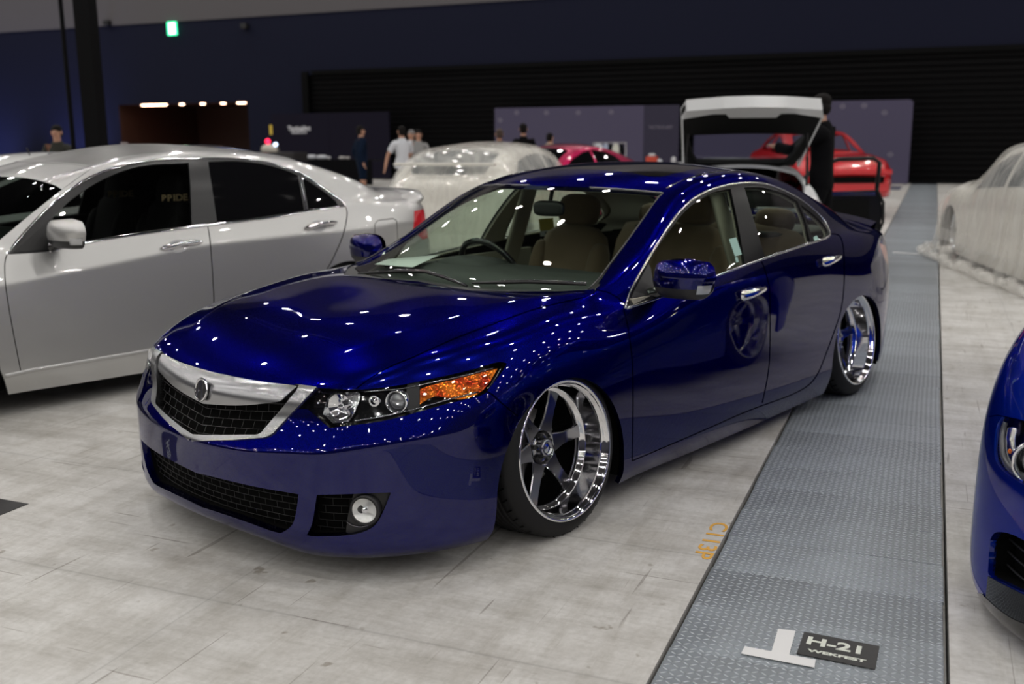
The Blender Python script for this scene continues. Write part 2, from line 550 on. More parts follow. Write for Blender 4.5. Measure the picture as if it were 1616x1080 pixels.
_t=_nd.new('ShaderNodeTexCoord'); _lk.new(_t.outputs['Object'],_v.inputs['Vector']); _lk.new(_v.outputs['Fac'],_b.inputs['Height']); _lk.new(_b.outputs[0],_nd['Principled BSDF'].inputs['Normal'])
REDLENS=mat('red_lens',(.6,.02,.03),.1,coat=1)

def frame_at(pos, normal, up=(0,0,1)):
    """matrix with local z along normal, local y close to up"""
    z=Vector(normal).normalized(); u=Vector(up); x=u.cross(z).normalized(); y=z.cross(x)
    m=Matrix.Identity(4)
    for i in range(3): m[i][0],m[i][1],m[i][2],m[i][3]=x[i],y[i],z[i],pos[i]
    return m
def both(pn): return Vector((pn.x,pn.y,pn.z))

# ------------------------------------------------------------------ wheels
def wheel_meshes(r_lip=.258, depth=.105, spokes=6, tyre_r=.322, width=.235, hubr=.067, sw=(.036,.031,.0255,.0235,.024,.029), dish=.006):
    out={}
    t=MB()
    prof=[(r_lip-.008,-.004),(r_lip+.004,.001),(r_lip+.022,-.001),(r_lip+.040,-.012),(tyre_r-.010,-.024),(tyre_r-.002,-.036),(tyre_r,-.055)]
    k=5
    for i in range(k):
        z0=-.055-(width-.10)*i/k; z1=-.055-(width-.10)*(i+1)/k
        prof+=[(tyre_r,z0-.002),(tyre_r,z1+.009),(tyre_r-.007,z1+.0075),(tyre_r-.007,z1+.0015),(tyre_r,z1)]
    prof+=[(tyre_r-.003,-width+.03),(tyre_r-.012,-width+.018),(r_lip+.03,-width+.004),(r_lip,-width+.004),(r_lip-.01,-width+.01)]
    t.lathe(prof,96)
    # slanted shoulder sipes
    for j in range(44):
        a=2*math.pi*j/44
        for zz,dz in ((-.050,.0),(-width+.05,.0)):
            M_=Matrix.Rotation(a,4,'Z')@Matrix.Translation((tyre_r-.0035,0,zz))@Matrix.Rotation(R(28),4,'X')
            t.add([M_@Vector(p) for p in [(.0045,-.003,-.02),(.0045,.003,-.02),(.0045,.003,.02),(.0045,-.003,.02)]],[(0,1,2,3)],1)
    out['tyre']=(t.mesh('tyre'),[RUBBER,VOID])
    b=MB()
    L=r_lip
    b.lathe([(L-.004,-.010),(L+.004,-.004),(L+.0055,.002),(L+.002,.006),(L-.004,.005),(L-.009,-.002),(L-.010,-.010),(L-.016,-.014),(L-.019,-.020),(L-.0215,-.028),(L-.024,-depth+.012),(L-.030,-depth+.002),(L-.040,-depth-.003),(L-.044,-depth-.008),(L-.046,-depth-.03),(L-.036,-depth-.06),(L-.030,-width+.0)],96)
    out['rim_barrel']=(b.mesh('rim_barrel'),CHROME)
    # rivets round the inner ring
    rv=MB()
    for j in range(30):
        a=2*math.pi*(j+.5)/30
        rv.lathe([(.0,.0055),(.003,.005),(.0042,.002),(.0045,0)],6,M_=Matrix.Translation(((L-.035)*math.cos(a),(L-.035)*math.sin(a),-depth)))
    
    # spoke: along +x
    s=MB(); rs=[.064,.085,.11,.145,.185,L-.038]; zf=-depth-.004
    rows=[]
    for i,(r_,w) in enumerate(zip(rs,sw)):
        zt=zf-dish*(1-((r_-.045)/(L-.083)))**1.3
        rows.append([(r_,-w-.006,zt-.040),(r_,-w-.0015,zt-.005),(r_,-w+.0025,zt),(r_,w-.0025,zt),(r_,w+.0015,zt-.005),(r_,w+.006,zt-.040)])
    # refine with smooth curve in r
    fine=[]
    for i in range(len(rows)-1):
        p0=rows[max(i-1,0)];p1=rows[i];p2=rows[i+1];p3=rows[min(i+2,len(rows)-1)]
        for tt in np.linspace(0,1,6,endpoint=False):
            fine.append([tuple((2*tt**3-3*tt**2+1)*np.array(a1)+(tt**3-2*tt**2+tt)*(np.array(a2)-np.array(a0))/2+(-2*tt**3+3*tt**2)*np.array(a2)+(tt**3-tt**2)*(np.array(a3)-np.array(a1))/2) for a0,a1,a2,a3 in zip(p0,p1,p2,p3)])
    fine.append(rows[-1])
    for q in range(5):
        pts_=[];fs=[]
        for rr in fine: pts_+=[rr[q],rr[q+1]]
        for i in range(len(fine)-1): fs.append((2*i,2*i+1,2*i+3,2*i+2))
        s.add(pts_,fs,0,True)
    out['spoke']=(s.mesh('spoke'),DARKCHROME)
    h=MB()
    h.lathe([(hubr+.012,-depth-.045),(hubr+.010,zf-dish-.003),(hubr+.004,zf-dish+.001),(hubr-.002,zf-dish),(hubr-.006,zf-dish-.012),(.034,zf-dish-.014),(.034,zf-dish+.020),(.031,zf-dish+.026),(.022,zf-dish+.028),(.020,zf-dish+.020),(.0,zf-dish+.020)],48)
    out['hub']=(h.mesh('hub'),DARKCHROME)
    n_=MB()
    for j in range(5):
        a=2*math.pi*j/5+.3
        M_=Matrix.Translation((.0475*math.cos(a),.0475*math.sin(a),zf-dish-.016))
        n_.lathe([(.0095,0),(.0095,.022),(.006,.026),(0,.026)],6,M_=M_,smooth=False)
    for j in range(8):
        a=2*math.pi*j/8
        n_.box((.0335*math.cos(a),.0335*math.sin(a),zf-dish+.008),(.006,.008,.02),Matrix.Rotation(a,3,'Z'))
    out['lug_nuts']=(n_.mesh('lug_nuts'),BLACK)
    c=MB(); c.lathe([(0,zf-dish+.0225),(.016,zf-dish+.0225),(.0195,zf-dish+.0205)],24)
    out['centre_cap']=(c.mesh('centre_cap'),CHROME)
    d=MB(); d.lathe([(.05,-depth-.075),(.145,-depth-.075),(.145,-depth-.09),(.05,-depth-.09)],48)
    out['brake_disc']=(d.mesh('brake_disc'),STEEL)
    cl=MB(); cl.box((-.10,.055,-depth-.08),(.075,.14,.05),Matrix.Rotation(R(-30),3,'Z'),bev=.01)
    out['brake_caliper']=(cl.mesh('brake_caliper'),STEEL)
    bk=MB(); bk.lathe([(0,-depth-.12),(r_lip-.03,-depth-.12)],32)
    out['backplate']=(bk.mesh('backplate'),VOID)
    return out
def place_wheel(parent, meshes, pos, side=-1, camber=0, toe=0, phase=0, spokes=6, name='wheel', skip=()):
    """pos: centre of the outer lip; side -1 faces -y"""
    w=bpy.data.objects.new(name,None); COL.objects.link(w); w.parent=parent; w.empty_display_size=.1
    ax=Vector((math.sin(toe),side*math.cos(camber),math.sin(camber))).normalized()
    w.matrix_local=frame_at(Vector(pos),ax)@Matrix.Rotation(phase,4,'Z')
    for k,(me,m) in meshes.items():
        if k in skip: continue
        if not me.materials: 
            for mm in (m if isinstance(m,list) else [m]): me.materials.append(mm)
        if k=='spoke':
            for j in range(spokes):
                o=bpy.data.objects.new('spoke',me); COL.objects.link(o); o.parent=w; o.rotation_euler=(0,0,2*math.pi*j/spokes)
        else:
            o=bpy.data.objects.new(k,me); COL.objects.link(o); o.parent=w
            if k in('brake_caliper',): o.rotation_euler=(0,0,-phase+(math.pi if side>0 else 0))
    return w
TEXTN=0
def text_mesh(body, size, matl, M_, parent=None, name='lettering', extrude=.0005, font_bold=0.0, align='CENTER', sx=1.0, shear=0):
    cu=bpy.data.curves.new(name,'FONT'); cu.body=body; cu.size=size; cu.extrude=extrude; cu.align_x=align; cu.align_y='CENTER'; cu.offset=font_bold; cu.shear=shear
    o=bpy.data.objects.new(name+'_tmp',cu); COL.objects.link(o)
    dg=bpy.context.evaluated_depsgraph_get(); dg.update()
    me=bpy.data.meshes.new_from_object(o.evaluated_get(dg)); bpy.data.objects.remove(o)
    me.transform(Matrix.Diagonal((sx,1,1,1))); me.name=name
    me.materials.clear()
    ob=link(name,me,parent,matl)
    if parent is not None: ob.matrix_parent_inverse=Matrix.Identity(4)
    ob.matrix_local=M_
    return ob
# ------------------------------------------------------------------ the hall
HM=Matrix.Identity(4)
for i in range(3): HM[i][0],HM[i][1],HM[i][3]=HX[i],HY[i],H0[i]
def hp3(x,y,z=0.0): return H0+HX*x+HY*y+np.array([0,0,z])
CAMH=np.array([(CAM_POS-H0)@HX,(CAM_POS-H0)@HY,CAM_POS[2]])
def wallpt(px,D):
    """hall coordinates of the point seen at a pixel on the vertical plane at hall distance D"""
    v=CAM_R.T@np.array([(px[0]-808)/CAM_F,-(px[1]-540)/CAM_F,1.0]); t=(D-CAMH[0])/(v@HX)
    q=CAM_POS+v*t-H0; return np.array([q@HX,q@HY,q[2]])
def at_depth(px,d):
    v=CAM_R.T@np.array([(px[0]-808)/CAM_F,-(px[1]-540)/CAM_F,1.0]); return CAM_POS+v*d
def ST(o,kind='structure'): o['kind']=kind; return o
def concrete():
    m=mat('concrete_floor',(.5,.48,.45),.42,spec=.4); nd,lk=N(m); b=nd['Principled BSDF']
    tc=nd.new('ShaderNodeTexCoord')
    def noise(sc,det=6,rough=.6,stretch=None):
        n=nd.new('ShaderNodeTexNoise'); n.inputs['Scale'].default_value=sc; n.inputs['Detail'].default_value=det; n.inputs['Roughness'].default_value=rough
        if stretch:
            mp=nd.new('ShaderNodeMapping'); mp.inputs['Scale'].default_value=stretch[0]; mp.inputs['Rotation'].default_value=(0,0,stretch[1]); lk.new(tc.outputs['Object'],mp.inputs[0]); lk.new(mp.outputs[0],n.inputs['Vector'])
        else: lk.new(tc.outputs['Object'],n.inputs['Vector'])
        return n
    def ramp(n,a,b_,ca,cb):
        r=nd.new('ShaderNodeValToRGB'); e=r.color_ramp.elements; e[0].position=a; e[1].position=b_; e[0].color=(*ca,1); e[1].color=(*cb,1); lk.new(n.outputs['Fac'],r.inputs[0]); return r
    def mul(a,b_,f=1.0,t='MULTIPLY'):
        x=nd.new('ShaderNodeMix'); x.data_type='RGBA'; x.blend_type=t; x.inputs[0].default_value=f; lk.new(a,x.inputs[6]); lk.new(b_,x.inputs[7]); return x.outputs[2]
    c=ramp(noise(.55,7,.62),.3,.72,(.60,.585,.56),(.82,.81,.795)).outputs[0]
    c=mul(c,ramp(noise(3.5,8,.7),.30,.62,(.73,.71,.68),(1,1,1)).outputs[0])
    c=mul(c,ramp(noise(1.0,6,.75,((6,.8,1),0)),.36,.56,(.80,.79,.77),(1,1,1)).outputs[0])
    c=mul(c,ramp(noise(1.0,6,.75,((.7,7,1),.25)),.36,.52,(.88,.87,.85),(1,1,1)).outputs[0])
    c=mul(c,ramp(noise(45,4,.6),.35,.6,(.90,.90,.89),(1,1,1)).outputs[0])
    c=mul(c,ramp(noise(9,3,.5),.27,.31,(.45,.40,.33),(1,1,1)).outputs[0],.7)
    # yellowish stains
    c=mul(c,ramp(noise(.9,4,.55,((1,1,1),2.1)),.62,.75,(1,1,1),(1.0,.93,.80)).outputs[0],.7)
    # long thin scratches in two directions
    for sc,rot,lo in (((1.2,60,1),.35,.285),((50,1.5,1),-.2,.28),((2,35,1),1.2,.27)):
        c=mul(c,ramp(noise(1.0,2,.4,(sc,rot)),lo-.012,lo+.012,(.55,.52,.5),(1,1,1)).outputs[0],.8)
    # casting joints across the hall and along it
    mp=nd.new('ShaderNodeMapping'); lk.new(tc.outputs['Object'],mp.inputs[0])
    sx=nd.new('ShaderNodeSeparateXYZ'); lk.new(mp.outputs[0],sx.inputs[0])
    nz=noise(1.2,3)
    def lines(axis,period,width,off,dark):
        m0=nd.new('ShaderNodeMath'); m0.operation='MULTIPLY_ADD'; m0.inputs[1].default_value=.03; lk.new(nz.outputs['Fac'],m0.inputs[0]); lk.new(sx.outputs[axis],m0.inputs[2])
        m1=nd.new('ShaderNodeMath'); m1.operation='ADD'; m1.inputs[1].default_value=off; lk.new(m0.outputs[0],m1.inputs[0])
        m2=nd.new('ShaderNodeMath'); m2.operation='PINGPONG'; m2.inputs[1].default_value=period/2; lk.new(m1.outputs[0],m2.inputs[0])
        m3=nd.new('ShaderNodeMapRange'); m3.inputs[1].default_value=0; m3.inputs[2].default_value=width; m3.inputs[3].default_value=dark; m3.inputs[4].default_value=1; lk.new(m2.outputs[0],m3.inputs[0])
        cb=nd.new('ShaderNodeCombineColor'); [lk.new(m3.outputs[0],cb.inputs[i]) for i in range(3)]; return cb.outputs[0]
    c=mul(c,lines('X',.92,.008,.3,.80)); c=mul(c,lines('X',.92,.10,.3,.95)); c=mul(c,lines('Y',2.7,.006,.5,.84)); c=mul(c,lines('Y',2.7,.12,.5,.93))
    hs=nd.new('ShaderNodeHueSaturation'); hs.inputs['Saturation'].default_value=.85; hs.inputs['Value'].default_value=1.0; lk.new(c,hs.inputs['Color']); lk.new(hs.outputs[0],b.inputs['Base Color'])
    bp=nd.new('ShaderNodeBump'); bp.inputs['Strength'].default_value=.15; bp.inputs['Distance'].default_value=.003; n=noise(30,8,.7); lk.new(n.outputs['Fac'],bp.inputs['Height']); lk.new(bp.outputs[0],b.inputs['Normal'])
    rr=nd.new('ShaderNodeMapRange'); rr.inputs[3].default_value=.34; rr.inputs[4].default_value=.62; n=noise(2,6,.7); lk.new(n.outputs['Fac'],rr.inputs[0]); lk.new(rr.outputs[0],b.inputs['Roughness'])
    return m
def tread():
    m=mat('galvanised_tread',(.26,.29,.32),.40,.35); nd,lk=N(m); b=nd['Principled BSDF']
    tc=nd.new('ShaderNodeTexCoord'); sx=nd.new('ShaderNodeSeparateXYZ'); lk.new(tc.outputs['Object'],sx.inputs[0])
    def math(op,a,b_=None,c=None):
        x=nd.new('ShaderNodeMath'); x.operation=op
        for i,q in enumerate((a,b_,c)):
            if q is None: continue
            if isinstance(q,(int,float)): x.inputs[i].default_value=q
            else: lk.new(q,x.inputs[i])
        return x.outputs[0]
    P=.0235
    u=math('DIVIDE',sx.outputs['X'],P); v=math('DIVIDE',sx.outputs['Y'],P)
    fu=math('FLOOR',u); fv=math('FLOOR',v)
    par=math('MODULO',math('ADD',math('ADD',fu,fv),1000.0),2.0)       # 0 / 1 checker
    lu=math('SUBTRACT',math('SUBTRACT',u,fu),.5); lv=math('SUBTRACT',math('SUBTRACT',v,fv),.5)
    sg=math('SUBTRACT',math('MULTIPLY',par,2.0),1.0)
    # rotate by +-55 degrees
    c_,s_=math_c=(0.57,0.82)
    su=math('MULTIPLY',lv,sg)
    a=math('ADD',math('MULTIPLY',lu,c_),math('MULTIPLY',su,s_)); d=math('SUBTRACT',math('MULTIPLY',su,c_),math('MULTIPLY',lu,s_))
    e=math('ADD',math('POWER',math('ABSOLUTE',math('DIVIDE',a,.52)),2.0),math('POWER',math('ABSOLUTE',math('DIVIDE',d,.17)),2.0))
    h=math('SUBTRACT',1.0,math('MINIMUM',e,1.0)); h=math('POWER',h,.7)
    n1=nd.new('ShaderNodeTexNoise'); n1.inputs['Scale'].default_value=3; n1.inputs['Detail'].default_value=6; lk.new(tc.outputs['Object'],n1.inputs['Vector'])
    bp=nd.new('ShaderNodeBump'); bp.inputs['Strength'].default_value=1.0; bp.inputs['Distance'].default_value=.0055; lk.new(h,bp.inputs['Height']); lk.new(bp.outputs[0],b.inputs['Normal'])
    r=nd.new('ShaderNodeValToRGB'); r.color_ramp.elements[0].position=.25; r.color_ramp.elements[0].color=(.195,.212,.23,1); r.color_ramp.elements[1].position=.55; r.color_ramp.elements[1].color=(.30,.335,.37,1); lk.new(n1.outputs['Fac'],r.inputs[0])
    oi=nd.new('ShaderNodeObjectInfo'); mr=nd.new('ShaderNodeMapRange'); mr.inputs[3].default_value=.82; mr.inputs[4].default_value=1.12; lk.new(oi.outputs['Random'],mr.inputs[0])
    mx=nd.new('ShaderNodeMix'); mx.data_type='RGBA'; mx.blend_type='MULTIPLY'; mx.inputs[0].default_value=1; lk.new(r.outputs[0],mx.inputs[6]); cb=nd.new('ShaderNodeCombineColor'); [lk.new(mr.outputs[0],cb.inputs[i]) for i in range(3)]; lk.new(cb.outputs[0],mx.inputs[7])
    m2=nd.new('ShaderNodeMix'); m2.data_type='RGBA'; m2.blend_type='MIX'; lk.new(h,m2.inputs[0]); lk.new(mx.outputs[2],m2.inputs[6]); m2.inputs[7].default_value=(.74,.79,.84,1); lk.new(m2.outputs[2],b.inputs['Base Color'])
    return m
def hall_mesh(name,verts,faces,m,kind='structure'):
    me=bpy.data.meshes.new(name); me.from_pydata([tuple(v) for v in verts],[],faces); me.update()
    o=link(name,me,None,m); o.matrix_world=HM
    if kind: o['kind']=kind
    return o
CONC=concrete()
WY0,WY1=0.0,.735       # walkway edges in hall coordinates
XW=31.5                # the shutter wall
hall_mesh('floor',[(-45,-50,0),(XW,-50,0),(XW,WY0-.012,0),(-45,WY0-.012,0),(-45,WY1+.012,0),(XW,WY1+.012,0),(XW,60,0),(-45,60,0),
    (-45,WY0-.012,-.06),(XW,WY0-.012,-.06),(-45,WY1+.012,-.06),(XW,WY1+.012,-.06)],
    [(0,1,2,3),(4,5,6,7),(3,2,9,8),(10,11,5,4),(8,9,11,10)],CONC)
# cover plates of the floor duct
TREAD=tread()
mb=MB(); mb.box((.15,(WY0+WY1)/2,-.0075),(.2985,WY1-WY0-.004,.012),bev=.0015); pm=mb.mesh('cover_plate'); pm.materials.append(TREAD)
rnd=random.Random(3)
for i in range(-4,104):
    o=bpy.data.objects.new('cover_plate',pm); COL.objects.link(o)
    o.matrix_world=HM@Matrix.Translation((i*.3-.07,rnd.uniform(-.004,.004),rnd.uniform(-.0012,.0005)))@Matrix.Rotation(rnd.uniform(-.0015,.0015),4,'X')@Matrix.Rotation(rnd.uniform(-.002,.002),4,'Y')
    tag(o,'grey steel tread plate in the row covering the floor duct beside the blue sedan','floor plate','tread plates of the duct in the floor')
WALLD=mat('dark_wall_paint',(.0066,.0080,.0225),.75,spec=.15); WALLL=bump_noise(mat('upper_wall_panels',(.112,.105,.112),.85,spec=.2),3,.1)
# wall ahead: dark lower part with a recess, light panels above, a big roller shutter to the right
rec=(25.6,32.2,2.98)   # recess y0,y1,height
shy=22.7
def quad(y0,y1,z0,z1,x=XW): return [(x,y0,z0),(x,y1,z0),(x,y1,z1),(x,y0,z1)]
v=[];f=[]
for q in (quad(shy,rec[0],0,6.2),quad(rec[0],rec[1],rec[2],6.2),quad(rec[1],60,0,6.2),quad(-50,shy,3.92,6.2)):
    f.append(tuple(range(len(v),len(v)+4))); v+=q
# recess box
for q in ([(XW,rec[0],0),(XW+5,rec[0],0),(XW+5,rec[0],rec[2]),(XW,rec[0],rec[2])],[(XW,rec[1],0),(XW+5,rec[1],0),(XW+5,rec[1],rec[2]),(XW,rec[1],rec[2])],[(XW+5,rec[0],0),(XW+5,rec[1],0),(XW+5,rec[1],rec[2]),(XW+5,rec[0],rec[2])],[(XW,rec[0],rec[2]),(XW,rec[1],rec[2]),(XW+5,rec[1],rec[2]),(XW+5,rec[0],rec[2])],[(XW,rec[0],0),(XW,rec[1],0),(XW+5,rec[1],0),(XW+5,rec[0],0)]):
    f.append(tuple(range(len(v),len(v)+4))); v+=q
w=hall_mesh('wall_front',v,f,[WALLD,mat('recess_wood',(.045,.018,.012),.5)])
for i in range(4,9): w.data.polygons[i].material_index=1
v=[];f=[]
v+=quad(-50,60,6.2,16,XW-.04); f.append((0,1,2,3)); v+=[(XW-.04,-50,6.2),(XW-.04,60,6.2),(XW+.1,60,6.2),(XW+.1,-50,6.2)]; f.append((4,5,6,7))
hall_mesh('trim_1',v,f,WALLL)
# shutter slats
mb=MB(); n_=21
for i in range(n_):
    z0=3.92*i/n_; z1=3.92*(i+1)/n_
    mb.add([(XW+.03,-50,z0),(XW+.03,shy,z0),(XW+.10,shy,z0+.03),(XW+.10,-50,z0+.03),(XW+.09,-50,z1-.02),(XW+.09,shy,z1-.02),(XW+.03,shy,z1),(XW+.03,-50,z1)],[(0,1,2,3),(3,2,5,4),(4,5,6,7)])
sh=mb.build('wall_shutter',mat('shutter_black',(.0022,.002,.0026),.5,spec=.12)); sh.matrix_world=HM; ST(sh)
mb=MB(); mb.box((XW,shy+.12,2.0),(.2,.28,4.1)); mb.box((XW,0,4.0),(.2,45,.16)); o=mb.build('trim_2',mat('shutter_frame',(.001,.001,.0012),.6,spec=.1)); o.matrix_world=HM; ST(o)
# other walls and roof, unseen but reflected in the paint
hall_mesh('wall_left',[(-45,60,0),(XW,60,0),(XW,60,16),(-45,60,16)],[(0,1,2,3)],mat('side_wall',(.05,.05,.07),.8))
hall_mesh('wall_right',[(-45,-50,0),(XW,-50,0),(XW,-50,16),(-45,-50,16)],[(0,1,2,3)],mat('side_wall'))
hall_mesh('wall_back',[(-45,-50,0),(-45,60,0),(-45,60,16),(-45,-50,16)],[(0,1,2,3)],mat('side_wall'))
hall_mesh('ceiling',[(-45,-50,16),(XW,-50,16),(XW,60,16),(-45,60,16)],[(3,2,1,0)],mat('ceiling_black',(.010,.010,.013),.9))
# high-bay lamps
mb=MB(); mb.lathe([(0,.32),(.10,.32),(.13,.20),(.26,.02),(.27,0),(.25,0),(.10,.17),(0,.19)],20); lm=mb.mesh('lamp_housing'); lm.materials.append(mat('lamp_housing_grey',(.2,.2,.21),.5))
ld=bpy.data.lights.new('lamp_glow','AREA'); ld.shape='DISK'; ld.size=.36; ld.energy=LAMP_POWER; ld.color=(1.0,.965,.92)
for ix in range(-7,6):
    for iy in range(-8,10):
        x=ix*5.6+1.2; y=iy*5.6-1.0
        e=empty('high_bay_lamp',(0,0,0)); e.matrix_world=HM@Matrix.Translation((x,y,LAMP_H))
        tag(e,'round grey high-bay lamp hanging under the dark ceiling of the hall','ceiling lamp','high-bay lamps of the hall')
        h_=bpy.data.objects.new('lamp_housing',lm); COL.objects.link(h_); h_.parent=e
        l_=bpy.data.objects.new('lamp_glow',ld); COL.objects.link(l_); l_.parent=e; l_.location=(0,0,.0)
# recess downlights
def glow(name,col,s): return mat(name,(0,0,0),.5,emit=col,es=s)
for px,w_ in (((243,163),1.25),((287,163),.14),((320,163),.14),((352,162),.14),((381,162),.34)):
    c=wallpt(px,XW+.25); o=MB().box((0,0,0),(.16,w_,.06),bev=.01).build('downlight',glow('warm_light',(1,.62,.42),9.0))
    o.matrix_world=HM@Matrix.Translation((c[0],c[1],2.95)); tag(o,'warm downlight at the top of the wall recess, '+{243:'the long one at its left end',287:'first small one right of the tube',320:'middle one of the three small ones',352:'last small one before the wide one',381:'wide one at its right end'}[px[0]],'downlight')
for y_ in (30.2,27.6):
    l=bpy.data.lights.new('recess_light','SPOT'); l.energy=120; l.color=(1,.45,.28); l.spot_size=R(110); lo=bpy.data.objects.new('recess_light',l); COL.objects.link(lo); lo.matrix_world=HM@Matrix.Translation((XW+1.2,y_,2.85)); lo['kind']='structure'
# exit sign
c=wallpt((271,45),XW-.12)
e=empty('exit_sign'); e.matrix_world=HM@Matrix.Translation((XW-.10,c[1],c[2]))@Matrix.Rotation(R(-90),4,'Z')@Matrix.Rotation(R(90),4,'X')
tag(e,'green and white lit exit sign high on the dark wall','exit sign')
MB().box((0,0,0),(.46,.52,.08),bev=.01).build('sign_box',glow('exit_green',(.05,1.0,.42),2.2),e)
MB().box((.035,-.005,.045),(.30,.42,.02)).build('sign_panel',glow('exit_white',(.75,1,.88),4.0),e)
mb=MB(); mb.lathe([(0,.002),(.035,.002)],10,M_=Matrix.Translation((.05,.13,.055))); mb.prism([(.03,.08),(.09,.07),(.06,-.03),(.11,-.12),(.08,-.14),(.03,-.05),(-.03,-.12),(-.06,-.10),(0,-.01)],.055,.058); mb.build('running_figure',glow('exit_green2',(.02,.55,.25),1.0),e)
# small fixtures on the wall
for px,lab in (((168,36),'small dark speaker fixed at the top of the dark wall beside the black column'),((385,41),'small dark camera on the dark wall right of the exit sign')):
    c=wallpt(px,XW-.2); e=empty('wall_fixture'); e.matrix_world=HM@Matrix.Translation((XW-.16,c[1],c[2])); tag(e,lab,'fixture')
    MB().box((0,0,0),(.25,.26,.20),bev=.02).build('fixture_body',BLACK,e); MB().tube([(.1,0,0),(.16,0,.0)],.03).build('bracket',BLACK,e)
# blue wall washers on the floor at the left
for i_,y_ in enumerate((34.5,39.5,45.0)):
    e=empty('wall_washer'); e.matrix_world=HM@Matrix.Translation((XW-2.2,y_,.15)); tag(e,'low blue wall-washer lamp on the floor before the dark wall, '+('nearest the recess','middle one','farthest left')[i_],'lamp')
    MB().box((0,0,0),(.30,.9,.24),bev=.03).build('washer_body',BLACK,e)
    l=bpy.data.lights.new('blue_wash','SPOT'); l.energy=520; l.color=(.30,.36,1.0); l.spot_size=R(105); l.spot_blend=.8; l.shadow_soft_size=.3
    lo=bpy.data.objects.new('blue_wash',l); COL.objects.link(lo); lo.parent=e; lo.matrix_local=frame_at(Vector((.05,0,.20)),Vector((-1,0,-.75)))
# column and hanging cable at the left
p=at_depth((146,150),15.0); mb=MB()
rz=Matrix.Rotation(CAM_YAW+R(-16),3,'Z')
mb.box((0,0,8),(.05,.30,16),rz); mb.box((.0,.145,8),(.20,.018,16),rz.copy()); 
mb2=MB(); 
mb2.add([tuple(rz@Vector(q)) for q in [(-.10,-.13,0),(.10,-.13,0),(.10,.13,0),(-.10,.13,0),(-.10,-.13,16),(.10,-.13,16),(.10,.13,16),(-.10,.13,16)]],[(0,1,5,4),(1,2,6,5),(2,3,7,6),(3,0,4,7)])
col=mb2.build('steel_column',mat('column_black',(.0015,.0015,.002),.6,spec=.1)); col.location=(p[0],p[1],0); tag(col,'black steel column standing at the left of the hall behind the silver sedan','column')
p=at_depth((106,120),15.5); o=MB().tube([(p[0],p[1],0),(p[0],p[1],16)],.034,10).build('round_pipe',mat('column_black')); tag(o,'thin black vertical pipe left of the black column','pipe')
# ------------------------------------------------------------------ marks on the floor
def floor_card(name,px4,m,z,lab,cat,group=None):
    q=[ground(p) for p in px4]; c=sum(q)/4
    me=bpy.data.meshes.new(name); me.from_pydata([tuple(np.array([a[0]-c[0],a[1]-c[1],h])) for h in (0,-.0012) for a in q],[],[(0,1,2,3),(4,7,6,5),(0,4,5,1),(1,5,6,2),(2,6,7,3),(3,7,4,0)])
    me.update(); o=link(name,me,None,m); o.location=(c[0],c[1],z); tag(o,lab,cat,group); return o,q,c
PAPER=bump_noise(mat('white_tape',(.80,.80,.80),.6),60,.2); STICK=bump_noise(mat('black_sticker',(.012,.011,.012),.35),80,.2,.001)
floor_card('tape_strip',[(1228,993.5),(1255.5,997),(1245,1036),(1216.5,1032)],PAPER,.0022,'short white tape strip on the tread plates forming the stem of the T mark','tape')
floor_card('tape_strip',[(1175,1022),(1287,1043.3),(1285.4,1055.6),(1169.5,1033.4)],PAPER,.0036,'long white tape strip on the tread plates forming the bar of the T mark','tape')
o,q,c=floor_card('floor_sticker',[(1269,998.6),(1388,1021.4),(1381,1058.4),(1257,1033)],STICK,.0026,'black sticker lettered H-21 on the steel tread plates','sticker')
def on_card(o,q,c,txt,size,du,dv,m,sx=1,shear=0,bold=0,name='lettering'):
    ux=Vector(q[1]-q[0]).normalized(); n=Vector((0,0,1)); uy=n.cross(ux)
    Mx=Matrix.Identity(4); pos=ux*du+uy*dv+Vector((0,0,.0006))
    for i in range(3): Mx[i][0],Mx[i][1],Mx[i][2],Mx[i][3]=ux[i],uy[i],n[i],pos[i]
    return text_mesh(txt,size,m,Mx,o,name,sx=sx,shear=shear,font_bold=bold,extrude=.0002)
INK=mat('cream_ink',(.75,.78,.70),.5)
L_=np.linalg.norm(q[1]-q[0]); Hh=np.linalg.norm(q[3]-q[0])
on_card(o,q,c,'H-21',Hh*.46,-.01,Hh*.14,INK,sx=1.25,bold=.0022)
on_card(o,q,c,'WEKFEST',Hh*.15,.0,-Hh*.27,INK,sx=1.75,bold=.001)
o,q,c=floor_card('floor_sticker',[(-78,774),(45,796),(-20,822),(-150,800)],STICK,.002,'black sticker ending in 20 on the concrete at the left edge','sticker')
on_card(o,q,c,'H-20',.075,.045,.0,INK,sx=1.4,bold=.002)
a=ground((1409,400)); b=ground((1452,403)); a[2]=b[2]=.012; m_=a+(b-a)*.42
o=MB().tube([a,m_],.010).tube([m_,b],.009,mi=1).build('short_rod',[PAPER,BLACK]); tag(o,'short half white half black rod lying across the tread plates beyond the blue sedan','rod')
# orange stencil C113P along the walkway
a=ground((1140,822)); t_=ground((1102,886)); ORG=bump_noise(mat('orange_stencil',(.75,.40,.07),.7),90,.1)
ux=Vector(-HX); uy=Vector(-HY); cc=(a+t_)/2
Mx=Matrix.Identity(4)
for i in range(3): Mx[i][0],Mx[i][1],Mx[i][2],Mx[i][3]=ux[i],uy[i],(0,0,1)[i],(cc[0],cc[1],.0012)[i]
tm=text_mesh('C113P',.092,ORG,Mx,None,'floor_stencil',extrude=.0003,sx=1.45,font_bold=.001); tag(tm,'orange stencilled code C113P painted on the concrete beside the tread plates','floor marking')
